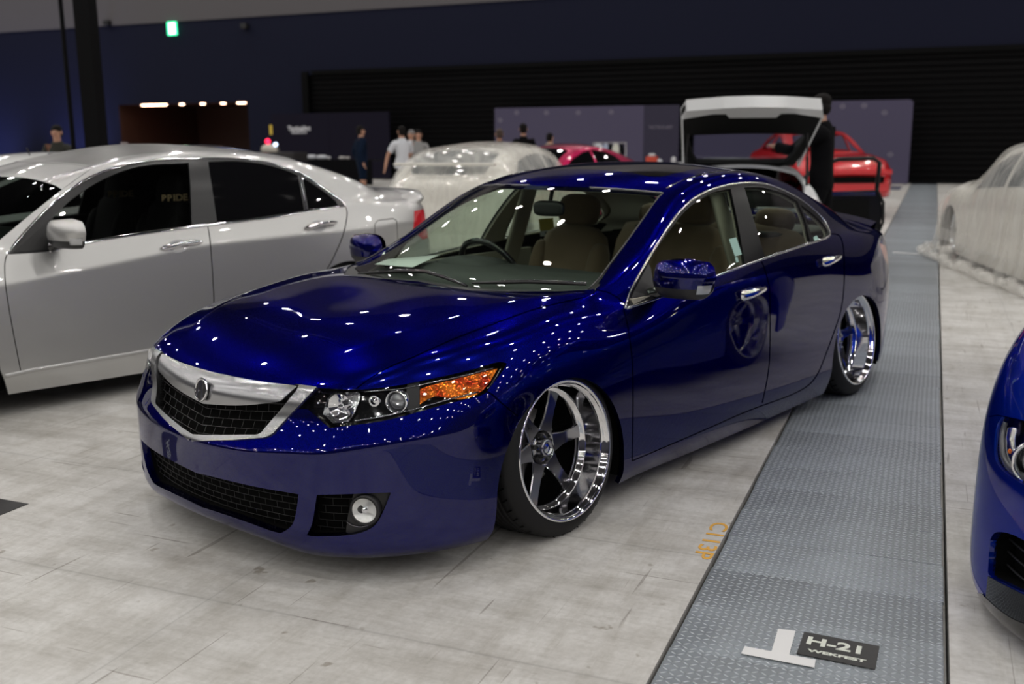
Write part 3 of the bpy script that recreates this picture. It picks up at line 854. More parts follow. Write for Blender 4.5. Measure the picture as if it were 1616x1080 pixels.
# ------------------------------------------------------------------ the blue sedan
T0=[ # upper rows at stations: front edge, then rearward ... rear edge
 # r5 shoulder / belt
 [(-.70,.645,.655),(-.47,.775,.69),(-.17,.845,.715),(.15,.85,.735),(.48,.825,.765),(.82,.838,.80),(1.2,.842,.84),(1.6,.842,.868),(2.0,.835,.89),(2.35,.82,.898),(2.65,.805,.893),(2.95,.795,.88),(3.25,.765,.86),(3.54,.69,.845)],
 # r6
 [(-.765,.57,.655),(-.50,.71,.735),(-.19,.79,.77),(.13,.81,.79),(.485,.79,.80),(.84,.78,.905),(1.2,.765,.985),(1.6,.765,1.045),(2.0,.758,1.05),(2.35,.742,1.015),(2.62,.74,.96),(2.95,.725,.92),(3.25,.69,.885),(3.61,.58,.87)],
 # r7 A pillar / roof rail
 [(-.805,.46,.655),(-.53,.615,.75),(-.22,.695,.795),(.12,.745,.825),(.47,.755,.835),(.845,.715,1.01),(1.185,.67,1.16),(1.6,.64,1.228),(2.0,.643,1.217),(2.36,.652,1.15),(2.65,.665,1.06),(2.97,.655,.97),(3.25,.61,.905),(3.655,.47,.893)],
 # r8 screen edge
 [(-.84,.32,.65),(-.56,.475,.768),(-.26,.575,.82),(.10,.63,.853),(.42,.68,.868),(.80,.61,1.03),(1.16,.55,1.208),(1.6,.535,1.278),(2.0,.54,1.270),(2.38,.545,1.205),(2.70,.55,1.115),(3.02,.555,1.015),(3.28,.50,.935),(3.685,.33,.91)],
 # r9
 [(-.865,.16,.643),(-.59,.22,.775),(-.29,.28,.83),(.04,.31,.865),(.27,.35,.88),(.66,.33,1.075),(1.08,.29,1.248),(1.6,.28,1.312),(2.0,.28,1.302),(2.42,.28,1.24),(2.77,.28,1.15),(3.08,.28,1.045),(3.34,.28,.955),(3.71,.17,.918)],
 # r10 centre
 [(-.876,0,.638),(-.60,0,.77),(-.30,0,.825),(.02,0,.86),(.22,0,.882),(.62,0,1.088),(1.06,0,1.258),(1.6,0,1.32),(2.0,0,1.309),(2.43,0,1.248),(2.79,0,1.16),(3.1,0,1.05),(3.36,0,.958),(3.715,0,.92)],
]
SX=[-.47,-.17,.15,.48,.82,1.2,1.6,2.0,2.35,2.65,2.95,3.25]
def ring(front, corner, side, rcorner, rear):
    return front+[corner]+side+[rcorner]+rear
G0=[
 # r0 bottom edge
 ring([(-.875,0,.10),(-.875,.17,.10),(-.87,.32,.095),(-.855,.45,.088),(-.795,.58,.088)],(-.685,.70,.088),
      [(x,y,z) for x,y,z in zip(SX,[.825,.88,.89,.865,.868,.87,.87,.87,.872,.885,.885,.84],[.09,.09,.09,.09,.085,.08,.075,.075,.075,.09,.11,.13])],
      (3.45,.72,.15),[(3.58,.58,.16),(3.64,.47,.17),(3.67,.33,.17),(3.69,.17,.17),(3.70,0,.17)]),
 # r1 skirt edge
 ring([(-.945,0,.15),(-.94,.17,.15),(-.92,.32,.148),(-.89,.46,.145),(-.84,.59,.145)],(-.73,.715,.15),
      [(x,y,z) for x,y,z in zip(SX,[.857,.900,.903,.898,.900,.901,.901,.901,.900,.903,.903,.85],[.15,.16,.165,.165,.17,.175,.18,.18,.185,.19,.20,.21])],
      (3.52,.725,.22),[(3.65,.58,.23),(3.71,.47,.23),(3.745,.33,.23),(3.765,.17,.23),(3.77,0,.23)]),
 # r2
 ring([(-.965,0,.33),(-.96,.17,.33),(-.94,.32,.325),(-.905,.46,.32),(-.85,.58,.32)],(-.735,.705,.325),
      [(x,y,z) for x,y,z in zip(SX,[.860,.899,.902,.897,.895,.895,.895,.895,.897,.902,.902,.852],[.33,.33,.34,.35,.35,.35,.355,.36,.36,.36,.37,.38])],
      (3.57,.73,.40),[(3.70,.58,.41),(3.755,.47,.41),(3.79,.33,.41),(3.81,.17,.41),(3.815,0,.41)]),
 # r3
 ring([(-.972,0,.425),(-.965,.17,.43),(-.943,.32,.44),(-.905,.46,.455),(-.855,.57,.46)],(-.745,.695,.48),
      [(x,y,z) for x,y,z in zip(SX,[.852,.890,.894,.888,.884,.884,.884,.884,.886,.894,.894,.846],[.50,.53,.54,.53,.53,.53,.535,.54,.545,.56,.56,.56])],
      (3.585,.725,.56),[(3.71,.58,.56),(3.765,.47,.56),(3.80,.33,.56),(3.815,.17,.56),(3.82,0,.56)]),
 # r4
 ring([(-.915,0,.545),(-.905,.17,.55),(-.882,.32,.555),(-.85,.455,.56),(-.81,.565,.565)],(-.73,.66,.585),
      [(x,y,z) for x,y,z in zip(SX,[.822,.872,.876,.873,.872,.872,.872,.872,.872,.872,.866,.82],[.61,.64,.655,.675,.69,.705,.72,.735,.745,.75,.75,.745])],
      (3.57,.71,.72),[(3.67,.58,.72),(3.72,.47,.72),(3.75,.33,.72),(3.765,.17,.72),(3.77,0,.72)]),
]
G5=[T0[5][0],T0[4][0],T0[3][0],T0[2][0],T0[1][0]]+T0[0]+[T0[1][-1],T0[2][-1],T0[3][-1],T0[4][-1],T0[5][-1]]
pts,F,gi,ti=grid_cage(G0+[G5],T0)
cr={}
def crease(row,c0,c1,w):
    for c in range(c0,c1): cr[tuple(sorted((row[c],row[c+1])))]=w
crease(gi[1],6,18,.25); crease(gi[1],0,6,.15)
crease(ti[3],0,4,.45)             # bonnet edge line
crease(gi[3],0,6,.6)
hero=Body(pts,F,level=4,creases=cr)
BASE_CAGE=(pts,F,cr)
# shut lines and openings, traced on the near half and mirrored (pixels of the photograph, cut through the camera's eye)
def sp(pts,**k): return smooth_poly(pts,**k)
lowf=lambda c:(c[:,1]>.5)&(c[:,2]<.68)
# --- side: doors
front_seam=sp([(984,488),(990,512),(994,537),(998,575),(999,630),(998.5,680),(997.6,727)],closed=False)
mid_seam=sp([(1198,408),(1205,420),(1212,444),(1215,466),(1215,549),(1212,590),(1203,636)],closed=False)
rear_seam=sp([(1309,369),(1323,371),(1329,382),(1332,404),(1332,451),(1327,490),(1317,522),(1303,560),(1293,585),(1283,601),(1272,611),(1258,619),(1235,629),(1180,649),(1100,684),(997,728)],closed=False,n=4)
belt=[(986,487),(1033,473.6),(1127,438),(1203,410),(1296,379)]
hero.cut('door_front','eye',[(984,488)]+front_seam+[(1100,684),(1180,649),(1203,639)]+mid_seam[::-1]+[(1198,400),(1127,428),(1033,463)],frm=['body'])
hero.cut('door_rear','eye',mid_seam+[(1203,639),(1235,629)]+rear_seam[:rear_seam.index(min(rear_seam,key=lambda p:abs(p[0]-1235)))][::-1]+[(1296,372),(1203,400)],frm=['body'])
# --- bonnet and screen
shut=sp([(940,456),(930,467),(880,479),(838,490),(777,512),(712,537),(652,564),(613,580),(585,597),(562,614)],closed=False,n=3)
nose=[(562,614),(505,612.5),(440,605),(400,600),(350,590),(334,588),(270,575)]
cowl=[(560,420),(640,440),(700,452.5),(745,459),(800,460.5),(880,460),(930,457.5),(940,456)]
hero.cut('hood','eye',shut+nose+[(240,430),(560,425)]+cowl[1:-1],frm=['body'])
ws_top=[(1046,305),(1000,300.5),(940,296.5),(878,294),(800,291.5),(720,290)]
hero.cut('cowl','eye',[(940,456),(948,449),(930,425),(800,400),(600,420)]+cowl[1:-1],frm=['body'],only=lambda c:(c[:,0]>.05)&(c[:,0]<.62)&(c[:,2]>.8))
hero.cut('windshield','eye',sp([(660,440),(700,446.5),(745,452),(800,455.5),(870,456.5),(922,455.5),(934,452),(945,441),(990,380),(1040,310.5),(1046,305.5),(1040,304),(1000,300.5),(940,296.5),(878,294),(800,291.5),(700,290),(560,350)],n=3,sharp=(0,16,17)),frm=['body','cowl','hood'])
# --- side glass
dlo=sp([(987,486),(994,463),(1009.6,431.8),(1032.8,393),(1063.8,345),(1088.5,319),(1116.4,302),(1150.4,292),(1181,288),(1212,291),(1240,302),(1268,317.5),(1295.8,342),(1309,363),(1309.7,372),(1295.8,379.2),(1203,410),(1127,438),(1033,473.6)],n=4,sharp=(0,))
hero.cut('dlo_frame','eye',dlo,frm=['body','door_front','door_rear'])
hero.cut('glass_front','eye',sp([(1024,414),(1042,385),(1060.7,359),(1079,336),(1101,317),(1125.6,303.4),(1153.5,297.5),(1165,352),(1176.7,418),(1127,434),(1033,468)],n=4,sharp=(0,6,8,9,10)),frm=['dlo_frame'])
hero.cut('glass_rear','eye',sp([(1175,295.5),(1192,295),(1209,297),(1237,305.5),(1259,318),(1270,346),(1279,381),(1207.6,405)],n=4,sharp=(0,4,6,7)),frm=['dlo_frame'])
hero.cut('glass_quarter','eye',sp([(1264.5,323),(1285,339),(1300,354),(1306,364),(1306,371),(1303,373.7),(1284.5,380)],n=4,sharp=(0,5,6)),frm=['dlo_frame'])
# --- head lamp
lamp=sp([(502,612.5),(470,646),(486,646.4),(519.8,676),(556.6,671.5),(604,665),(656,652),(708,637),(758,625),(774,611),(798,578.5),(796,572.5),(782,572.5),(741,584.6),(687,596.6),(635,607.4),(578,614.5),(535,614.3)],n=3,sharp=(0,1,2,3))
hero.cut('head_lamp','eye',lamp,frm=['body','hood'],only=lambda c:c[:,0]<.2)
# --- grille
hero.cut('grille_frame','eye',[(262,560),(305,697),(367,695.5),(417.6,691.5),(427,688.5),(434,683),(462.7,651),(501,612.5),(480,609.5),(440,605),(400,600),(350,590),(334,588)],frm=['body','hood','head_lamp'],only=lambda c:c[:,0]<-.5)
hero.cut('grille_mesh','eye',[(290,600),(300,686),(327.5,687.7),(407,687),(414,683.5),(461,627),(469,618),(473,610),(440,600),(330,588)],frm=['grille_frame'],only=lambda c:c[:,0]<-.5)
hero.cut('grille_plate','eye',sp([(290,560),(290,625),(321,637.5),(360,640),(393,639.5),(425,636),(442,633.5),(453,624),(469,610.5),(461,608.5),(440,606),(400,601),(350,591),(330,585)],n=3,sharp=(0,1,2,8,9)),frm=['grille_mesh','grille_frame'],only=lambda c:c[:,0]<-.5)
# --- lower openings
hero.cut('intake_centre','eye',sp([(285,742),(320,749),(400,768),(466,779.5),(471,781),(468,805),(463,825),(455,835),(443,842),(424,837),(383,822),(322,802),(290,795)],n=3,sharp=(0,1,4,8,12)),frm=['body'],only=lambda c:c[:,0]<-.5)
hero.cut('intake_side','eye',sp([(500,781.5),(551,780),(617,777.5),(606,805),(594,827),(578,838),(551,845),(500,847),(484,845),(493,825)],n=3,sharp=(0,2,8)),frm=['body'],only=lambda c:c[:,0]<-.3)
hero.cut('fog_bezel','eye',sp([(557,782),(617,777.5),(606,805),(594,827),(578,838),(551,845),(544,843),(548,815)],n=3,sharp=(0,1,6)),frm=['intake_side'])
# --- tail lamp
hero.cut('tail_lamp','eye',[(1388,384),(1397,388),(1404,412),(1407,430),(1396,408)],frm=['body'],only=lambda c:c[:,0]>3)
hero.cut('tail_lamp','front',[(.44,.86),(.78,.83),(.78,.70),(.44,.72)],frm=['body'],only=lambda c:c[:,0]>3.5)
# --- wheel arches
def arch(cx,cz,r): return [(cx+r*math.cos(a),cz+r*math.sin(a)) for a in np.linspace(0,math.pi,28)]
hero.cut('arch_opening','side',arch(-.002,.222,.371)+[(-.385,.10),(-.40,-.2),(.385,-.2),(.376,.10)],only=lowf)
hero.cut('arch_opening','side',arch(2.725,.20,.368)+[(2.335,.08),(2.325,-.2),(3.12,-.2),(3.11,.1)],only=lowf)
# --- bumper / fender, skirt
hero.cut('front_bumper','eye',[(150,560),(560,614),(650,640),(768,617),(790,635),(818,657),(800,700),(770,900),(150,900)],frm=['body'],only=lambda c:(c[:,0]<-.15)&(c[:,2]<.75))
hero.cut('fender','side',[(-.9,.9),(.3,.9),(.62,.95),(.62,.10),(.40,-.1),(-.9,-.1)],frm=['body'],only=lambda c:(c[:,1]>.5)&(c[:,0]<.6))
hero.cut('skirt','eye',[(960,752),(984,733),(1000,727),(1100,684),(1180,649),(1235,629),(1258,619),(1272,611),(1283,601),(1293,585),(1320,560),(1320,700),(960,800)],frm=['body','door_front','door_rear','fender'],only=lambda c:(c[:,2]<.3))
# A pillar root belongs to the shell above the fender seam
fs=[(939,457),(960,462),(975,470),(986,480),(988,490)]
hero.cut('body','eye',[(939,457),(960,462),(975,469),(986,479),(1010,430),(1060,300),(1040,300)],frm=['fender'])
# --- rear glass, boot lid, rear bumper, roof
hero.cut('rear_glass','top',sp([(2.56,-.1),(2.56,0),(2.55,.25),(2.52,.47),(2.56,.52),(3.0,.575),(3.17,.56),(3.24,.50),(3.30,.25),(3.31,0),(3.31,-.1)],n=3,sharp=(0,1,9,10)),frm=['body'],only=lambda c:c[:,2]>.85)
hero.cut('boot_lid','top',[(3.36,-.1),(3.35,.25),(3.27,.53),(3.33,.60),(3.55,.615),(3.64,.60),(4.2,.60),(4.2,-.1)],frm=['body'],only=lambda c:(c[:,2]>.55))
hero.cut('boot_lid','front',[(-.1,1.2),(.60,1.2),(.60,.86),(.44,.70),(.40,.62),(-.1,.62)],frm=['body','tail_lamp'],only=lambda c:(c[:,0]>3.5))
hero.cut('rear_bumper','side',[(3.10,.56),(3.45,.66),(4.0,.67),(4,-.1),(3.05,-.1)],frm=['body','boot_lid'],only=lambda c:c[:,0]>3)
hero.cut('sunroof','top',[(1.28,-.1),(1.28,.40),(1.31,.44),(1.35,.455),(1.72,.455),(1.77,.44),(1.79,.40),(1.79,-.1)],frm=['body'],only=lambda c:c[:,2]>1.2)
# --- gaps
def gap(view,line,w,frm,only=None): hero.cut('gap',view,ribbon(line,w),frm=frm,only=only)
door=['door_front','door_rear','body','fender','skirt']
gap('eye',front_seam,1.8,door,lambda c:c[:,0]<1); gap('eye',mid_seam,1.8,door); gap('eye',rear_seam,1.8,door)
gap('eye',shut,1.9,['hood','body','fender'],lambda c:c[:,2]>.55)
gap('eye',sp([(768,618),(778,624),(790,635),(818,658)],closed=False),2.0,['fender','front_bumper'])
gap('eye',fs,1.8,['fender','body'],lambda c:c[:,2]>.7)
hero.cut('gap','side',ribbon([(3.04,.57),(3.10,.56),(3.45,.66),(3.7,.67)],.006),frm=['body','rear_bumper'],only=lambda c:c[:,1]>.5)
hero.cut('gap','top',ribbon([(3.35,.0),(3.345,.25),(3.27,.53),(3.33,.60),(3.55,.615),(3.66,.60)],.006),frm=['body','boot_lid'],only=lambda c:c[:,2]>.7)
blue_car=empty('sedan_car',(0,0,0),0,'deep metallic blue four-door sedan with silver shield grille, parked lowered in the foreground','car')
B=blue_car
def hp(name,regs,m,rim=.012,offset=0.0,both_sides=False,parent=None,split=True):
    """one object for a panel crossing the centre, or one per side"""
    par=parent or B
    if not split: return [hero.panel(name,regs,m,par,rim,offset)]
    return [hero.panel(name,regs,m,par,rim,offset,sides=(s_,)) for s_ in (-1,1)]
hp('bonnet',['hood'],BLUE,split=False)
hp('front_bumper',['front_bumper'],BLUE,rim=.03,split=False)
fenders=hp('front_fender',['fender'],BLUE,rim=.02)
fd=hp('front_door',['door_front'],BLUE); rd=hp('rear_door',['door_rear'],BLUE)
sk=hp('side_skirt',['skirt'],BLUE,rim=.02)
hp('body_shell',['body'],BLUE,rim=.02,split=False)
hp('boot_lid',['boot_lid'],BLUE,split=False)
hp('rear_bumper',['rear_bumper'],BLUE,rim=.02,split=False)
hp('sunroof_glass',['sunroof'],BLACK_GLASS,rim=.004,offset=-.001,split=False)
hp('windscreen',['windshield'],GREEN_GLASS,rim=0,offset=-.003,split=False)
hp('rear_window',['rear_glass'],SIDE_GLASS,rim=0,offset=-.003,split=False)
for nm,rg in (('front_door_glass','glass_front'),('rear_door_glass','glass_rear'),('quarter_glass','glass_quarter')):
    hp(nm,[rg],SIDE_GLASS,rim=0,offset=-.006)
hp('window_frame',['dlo_frame'],mat('pillar_black',(.003,.003,.004),.3,spec=.15),rim=.02,offset=-.002)
hp('cowl_panel',['cowl'],BLACK,rim=.01,offset=-.008,split=False)
hp('grille_surround',['grille_frame'],SATIN,rim=.05,offset=.006,split=False)
hp('grille_plate',['grille_plate'],SATIN,rim=.02,offset=.002,split=False)
gm=hp('grille_backing',['grille_mesh','grille_plate'],VOID,rim=-.04,offset=-.045,split=False)[0]
im=hp('intake_backing',['intake_centre'],VOID,rim=-.03,offset=-.055,split=False)[0]
im2=hp('side_intake_backing',['intake_side'],VOID,rim=-.03,offset=-.055)
fb=hp('fog_lamp_bezel',['fog_bezel'],BLACK,rim=.03,offset=-.016)
tl=hp('tail_lamp',['tail_lamp'],REDLENS,rim=.01,offset=.0)
# liner behind the shut lines, cabin lining
lin=['hood','front_bumper','fender','door_front','door_rear','skirt','body','boot_lid','rear_bumper','gap','sunroof']
hp('inner_body',lin,VOID,rim=0,offset=-.016,split=False)
hero.relabel('cabin',['body','sunroof'],lambda c:(c[:,2]>.86)&(c[:,0]>.45)&(c[:,0]<3.25))
me=hero.extract(['cabin'],rim=.0,offset=-.022); 
link('cabin_lining',me,B,LINER)
hp('pillar_trim',['dlo_frame'],TRIM_BEIGE,rim=.012,offset=-.016)
# ---- lamps
lens=hp('head_lamp_housing',['head_lamp'],GLOSSBLACK,rim=-.045,offset=-.047)
amber_poly=sp([(664,613),(680,607),(708,600),(745,591),(784,581),(788,581),(773,606),(758,620),(742,627),(725,630),(706,627),(686,625),(664,637)],n=3,sharp=(0,5,12))
refl_poly=sp([(507,654),(512,634),(523,618),(545,616.5),(556,617),(568,620),(566,634),(558,653),(549,665),(523,668)],n=3,sharp=(0,8,9))
hero.cut('lamp_amber','eye',amber_poly,frm=['head_lamp'])
hero.cut('lamp_main','eye',refl_poly,frm=['head_lamp'])
hero.cut('lamp_black','eye',[(644,600),(663,600),(663,640),(650,654),(640,640)],frm=['head_lamp'])
lampobj=[]
for si,s_ in enumerate((-1,1)):
    H=lens[si]; H.name='head_lamp'
    def ex(nm,rg,m,rim,off): 
        o=hero.panel(nm,rg,m,H,rim,off,sides=(s_,)); return o
    ex('lens',['head_lamp','lamp_amber','lamp_main','lamp_black'],CLEAR,.0,-.0015)
    ex('turn_signal',['lamp_amber'],AMBER,.03,-.012)
    ex('high_beam_reflector',['lamp_main'],REFL,-.022,-.034)
    ex('lamp_mask',['lamp_black'],BLACK,.03,-.010)
    def spot(px,off): 
        p,n=hero.trace('eye',[px],off)[0]; return Vector((p.x,p.y*s_,p.z)),Vector((n.x,n.y*s_,n.z))
    mb=MB(); p,n=spot((536,640),-.030); M_=frame_at(p,Vector((-1,s_*.35,.05)))
    mb.lathe([(.008,-.006),(.014,.0),(.026,.006),(.040,.014),(.043,.016)],28,M_=M_)
    mb.lathe([(.0,.020),(.006,.018),(.009,.010),(.009,-.01)],14,M_=M_)
    mb.build('high_beam_bowl',CHROME,H)
    mb=MB(); p,n=spot((629,631),-.028); M_=frame_at(p,Vector((-1,s_*.45,.05)))
    mb.lathe([(.040,-.012),(.040,.012),(.037,.017),(.033,.016),(.031,.008),(.030,-.01)],32,M_=M_)
    mb.build('projector_ring',CHROME,H)
    mb=MB(); mb.lathe([(0,.019),(.011,.0175),(.021,.013),(.028,.004),(.030,-.008)],28,M_=M_)
    mb.build('projector_lens',mat('projector_glass',(.35,.36,.38),.03,.6,coat=1),H)
    mb=MB(); p,n=spot((591,631),-.026); M_=frame_at(p,Vector((-1,s_*.45,.05)))
    mb.lathe([(0,.008),(.010,.006),(.015,.001),(.018,.004),(.020,.001),(.020,-.01)],20,M_=M_)
    mb.build('side_light',CHROME,H)
    # trim line and rib along the bottom of the lamp
    mb=MB(); strip(mb,hero.trace('eye',sp([(559,664),(604,657),(655,645),(706,631),(757,618)],closed=False,n=5),-.012),.006,.004,s_)
    strip(mb,hero.trace('eye',sp([(575,612+5),(635,612),(687,601.5),(741,590),(782,579)],closed=False,n=5),-.010),.005,.004,s_)
    strip(mb,hero.trace('eye',sp([(793,580),(778,605),(772,613)],closed=False,n=5),-.008),.006,.003,s_)
    mb.build('lamp_trim',DARKCHROME,H)
    # fog lamp
    p,n=hero.trace('eye',[(576,806)],-.006)[0]; p=Vector((p.x,p.y*s_,p.z)); d=Vector((-1,s_*.55,.03))
    M_=frame_at(p,d)
    F_=fb[si]; F_.name='fog_lamp_bezel'
    mb=MB(); mb.lathe([(.049,-.03),(.052,.004),(.048,.010),(.043,.009),(.041,.0),(.041,-.02)],32,M_=M_); mb.build('fog_lamp_ring',BLACK,F_)
    mb=MB(); mb.lathe([(0,-.010),(.02,-.006),(.034,.001),(.041,.008)],28,M_=M_); mb.build('fog_lamp_reflector',mat('fog_reflector',(.80,.80,.78),.28,.55,coat=1),F_)
    mb=MB(); mb.lathe([(0,.013),(.02,.011),(.035,.006),(.042,.002)],28,M_=M_); mb.build('fog_lamp_glass',CLEAR,F_)
    mb=MB(); mb.lathe([(0,.006),(.010,.004),(.011,-.016)],16,M_=M_); mb.build('fog_lamp_bulb_cap',CHROME,F_)
    mb=MB(); strip(mb,hero.trace('eye',sp([(546,826),(556,832),(572,834),(588,828)],closed=False),-.014),.004,.003,s_); mb.build('bezel_rib',DARKCHROME,F_)
# ---- grille bars
def lattice(poly, rows, zf, ys, dz, off, r, name, parent, m, s_list=(-1,1), only=None):
    pr=Proj('eye'); mb=MB()
    fine=np.arange(ys[0],ys[1],.012)
    def ok(P): return inside(poly,pr.uv(np.array([P])))[0]
    prev=None
    for k in range(rows):
        seg=[]
        for y in list(fine)+[None]:
            t=None
            if y is not None:
                h=hero.trace('front',[(y,zf(y)+k*dz)],off)
                if h and ok(h[0][0]-h[0][1]*off): t=h[0]
            if t is None:
                if len(seg)>2:
                    for s_ in s_list: mb.tube([(p.x-.000,p.y*s_,p.z) for p,n in seg],r,5)
                seg=[]
            else: seg.append(t)
        st=.052
        for j,y in enumerate(np.arange(ys[0]+(.026 if k%2 else 0),ys[1],st)):
            a=hero.trace('front',[(y,zf(y)+k*dz)],off); b=hero.trace('front',[(y,zf(y)+(k+1)*dz)],off)
            if a and b and (ok(a[0][0]-a[0][1]*off) or ok(b[0][0]-b[0][1]*off)):
                for s_ in s_list: mb.tube([(p.x,p.y*s_,p.z) for p,n in (a[0],b[0])],r*.8,5)
    return mb.build(name,m,parent)
MESHB=mat('mesh_black',(.006,.006,.006),.4)
SLAT=mat('grille_slat',(.014,.014,.015),.25,.2)
lattice([(290,600),(300,686),(327.5,687.7),(407,687),(414,683.5),(461,627),(469,618),(473,610),(440,600),(330,588)],8,lambda y:.425+.10*y,(0.0,.56),.026,-.018,.0017,'grille_mesh',gm,SLAT)
lattice([(285,742),(320,749),(400,768),(471,781),(468,805),(455,835),(443,842),(424,837),(383,822),(322,802),(290,795)],9,lambda y:.13+.02*y,(0.0,.62),.024,-.040,.0013,'intake_mesh',im,MESHB)
for si,s_ in enumerate((-1,1)):
    lattice([(500,781.5),(551,780),(556,785),(548,815),(545,845),(500,847),(484,845),(493,825)],8,lambda y:.13+.02*y,(.40,.80),.026,-.040,.0013,'side_intake_mesh',im2[si],MESHB,(s_,))
# ---- emblem
p,n=hero.trace('front',[(0.0,.592)],.006)[0]
EM=frame_at(Vector((p.x-.004,0,p.z)),Vector((-1,0,.22)))
mb=MB(); mb.lathe([(.036,-.006),(.040,-.002),(.041,.003),(.038,.006),(.034,.004),(.0335,0)],48,M_=EM@Matrix.Diagonal((.92,1.04,1,1)))
badge=mb.build('badge',CHROME,B)
mb=MB(); mb.lathe([(0,.001),(.034,.001)],32,M_=EM@Matrix.Diagonal((.92,1.04,1,1))); mb.build('badge_field',BLACK,badge)
mb=MB()
for s_ in (-1,1):
    mb.prism([(s_*.003,.034),(s_*.009,.032),(s_*.019,-.026),(s_*.015,-.031),(s_*.011,-.027)],.001,.006,EM)
    mb.prism([(s_*.0015,.002),(s_*.009,-.002),(s_*.010,-.007),(s_*.0015,-.003)],.001,.005,EM)
mb.prism([(-.003,.034),(.003,.034),(.003,.012),(-.003,.012)],.001,.006,EM)
mb.build('badge_mark',CHROME,badge)
# ---- mouldings
for si,s_ in enumerate((-1,1)):
    mb=MB()
    line=sp([(987,486),(994,463),(1009.6,431.8),(1032.8,393),(1063.8,345),(1088.5,319),(1116.4,302),(1150.4,292),(1181,288.5),(1212,291.5),(1240,302),(1268,317.5),(1295.8,342),(1308.5,363),(1309,371),(1303,376),(1295.8,378.5),(1250,393.5),(1203,409),(1127,437),(1080,455),(1033,472.6),(989,487)],n=5,sharp=(0,16,22),closed=False)
    strip(mb,hero.trace('eye',line,.0),.011,.005,s_)
    mb.build('window_moulding',mat('window_chrome',(.55,.54,.55),.18,1.0),B)
    mb=MB(); strip(mb,hero.trace('top',sp([(1.20,.553),(1.4,.548),(1.7,.545),(2.0,.548),(2.35,.555)],closed=False),-.001),.012,.003,s_); mb.build('roof_moulding',GLOSSBLACK,B)
mb=MB(); l=hero.trace('eye',ws_top[:4],.0)
front=[(Vector((p.x,-p.y,p.z)),Vector((n.x,-n.y,n.z))) for p,n in l]
strip(mb,[(p,n) for p,n in l]+[(p,n) for p,n in front[::-1]][1:],.014,.004); mb.build('windscreen_moulding',mat('moulding_grey',(.10,.10,.11),.25),B)
for s_ in (-1,1):
    mb=MB(); strip(mb,hero.trace('eye',[(928,456.5),(936,450),(945,440),(990,380),(1018,341),(1040,310.5),(1046,305)],.0),.008,.003,s_); mb.build('windscreen_seal',BLACK,B)
# boot spoiler
mb=MB()
top=[];N_=24
for i in range(N_+1):
    y=-.62+1.24*i/N_; x=3.70-.13*(abs(y)/.62)**2.2; z=.928-.055*(abs(y)/.62)**2
    top.append((x,y,z))
pts_=[];fs=[]
for x,y,z in top: pts_+=[(x-.16,y,z-.012),(x-.06,y,z+.012),(x+.035,y,z+.040),(x+.04,y,z+.030),(x-.0,y,z-.02)]
for i in range(N_):
    for q in range(4): fs.append((5*i+q,5*i+q+1,5*i+q+6,5*i+q+5))
mb.add(pts_,fs,0,True); mb.build('boot_spoiler',BLUE,B)
# ---- door handles
for si,s_ in enumerate((-1,1)):
    for door,(a,b) in ((fd[si],((1166,468),(1206,454))),(rd[si],((1295,416),(1324,405)))):
        P=hero.trace('eye',[a,((a[0]+b[0])/2,(a[1]+b[1])/2),b])
        pa,pb=P[0][0],P[2][0]; n=P[1][1]; ax=(pb-pa).normalized(); L_=(pb-pa).length; up=n.cross(ax).normalized()
        if up.z<0: up=-up
        mb=MB(); rows=[]
        for t,(w,h,o) in zip((0,.04,.2,.5,.8,.95,1.0),((.010,.004,.010),(.017,.012,.016),(.016,.014,.030),(.013,.012,.034),(.010,.010,.026),(.009,.008,.014),(.003,.003,.008))):
            c=pa+ax*L_*t+n*o
            w,h=w*1.35,h*1.15; rows.append([c+up*w*math.cos(q)+n*h*math.sin(q) for q in np.linspace(0,2*math.pi,12,endpoint=False)])
        fs=[]
        for i in range(6):
            for q in range(12): fs.append((12*i+q,12*i+(q+1)%12,12*i+12+(q+1)%12,12*i+12+q))
        fs+=[tuple(range(12)),tuple(range(83,71,-1))]
        mb.add([(v.x,v.y*s_,v.z) for rr in rows for v in rr],fs,0,True)
        o=mb.build('door_handle',CHROME,door)
        mb=MB(); c=pa+ax*L_*.42-up*.004
        ring_=[c+ax*math.cos(q)*.055+up*math.sin(q)*.030 for q in np.linspace(0,2*math.pi,24,endpoint=False)]
        rp=[]
        for v in ring_:
            h=hero.bvh.find_nearest(v); nn=h[1] if h[1].y>0 else -h[1]; rp.append(h[0]+nn*.0015)
        cc=sum(rp,Vector())/24
        mb.add([(v.x,v.y*s_,v.z) for v in rp+[cc]],[(i,(i+1)%24,24) for i in range(24)],0,True); mb.build('handle_recess',mat('recess_blue',(.004,.008,.16),.3,.8,coat=1),o)
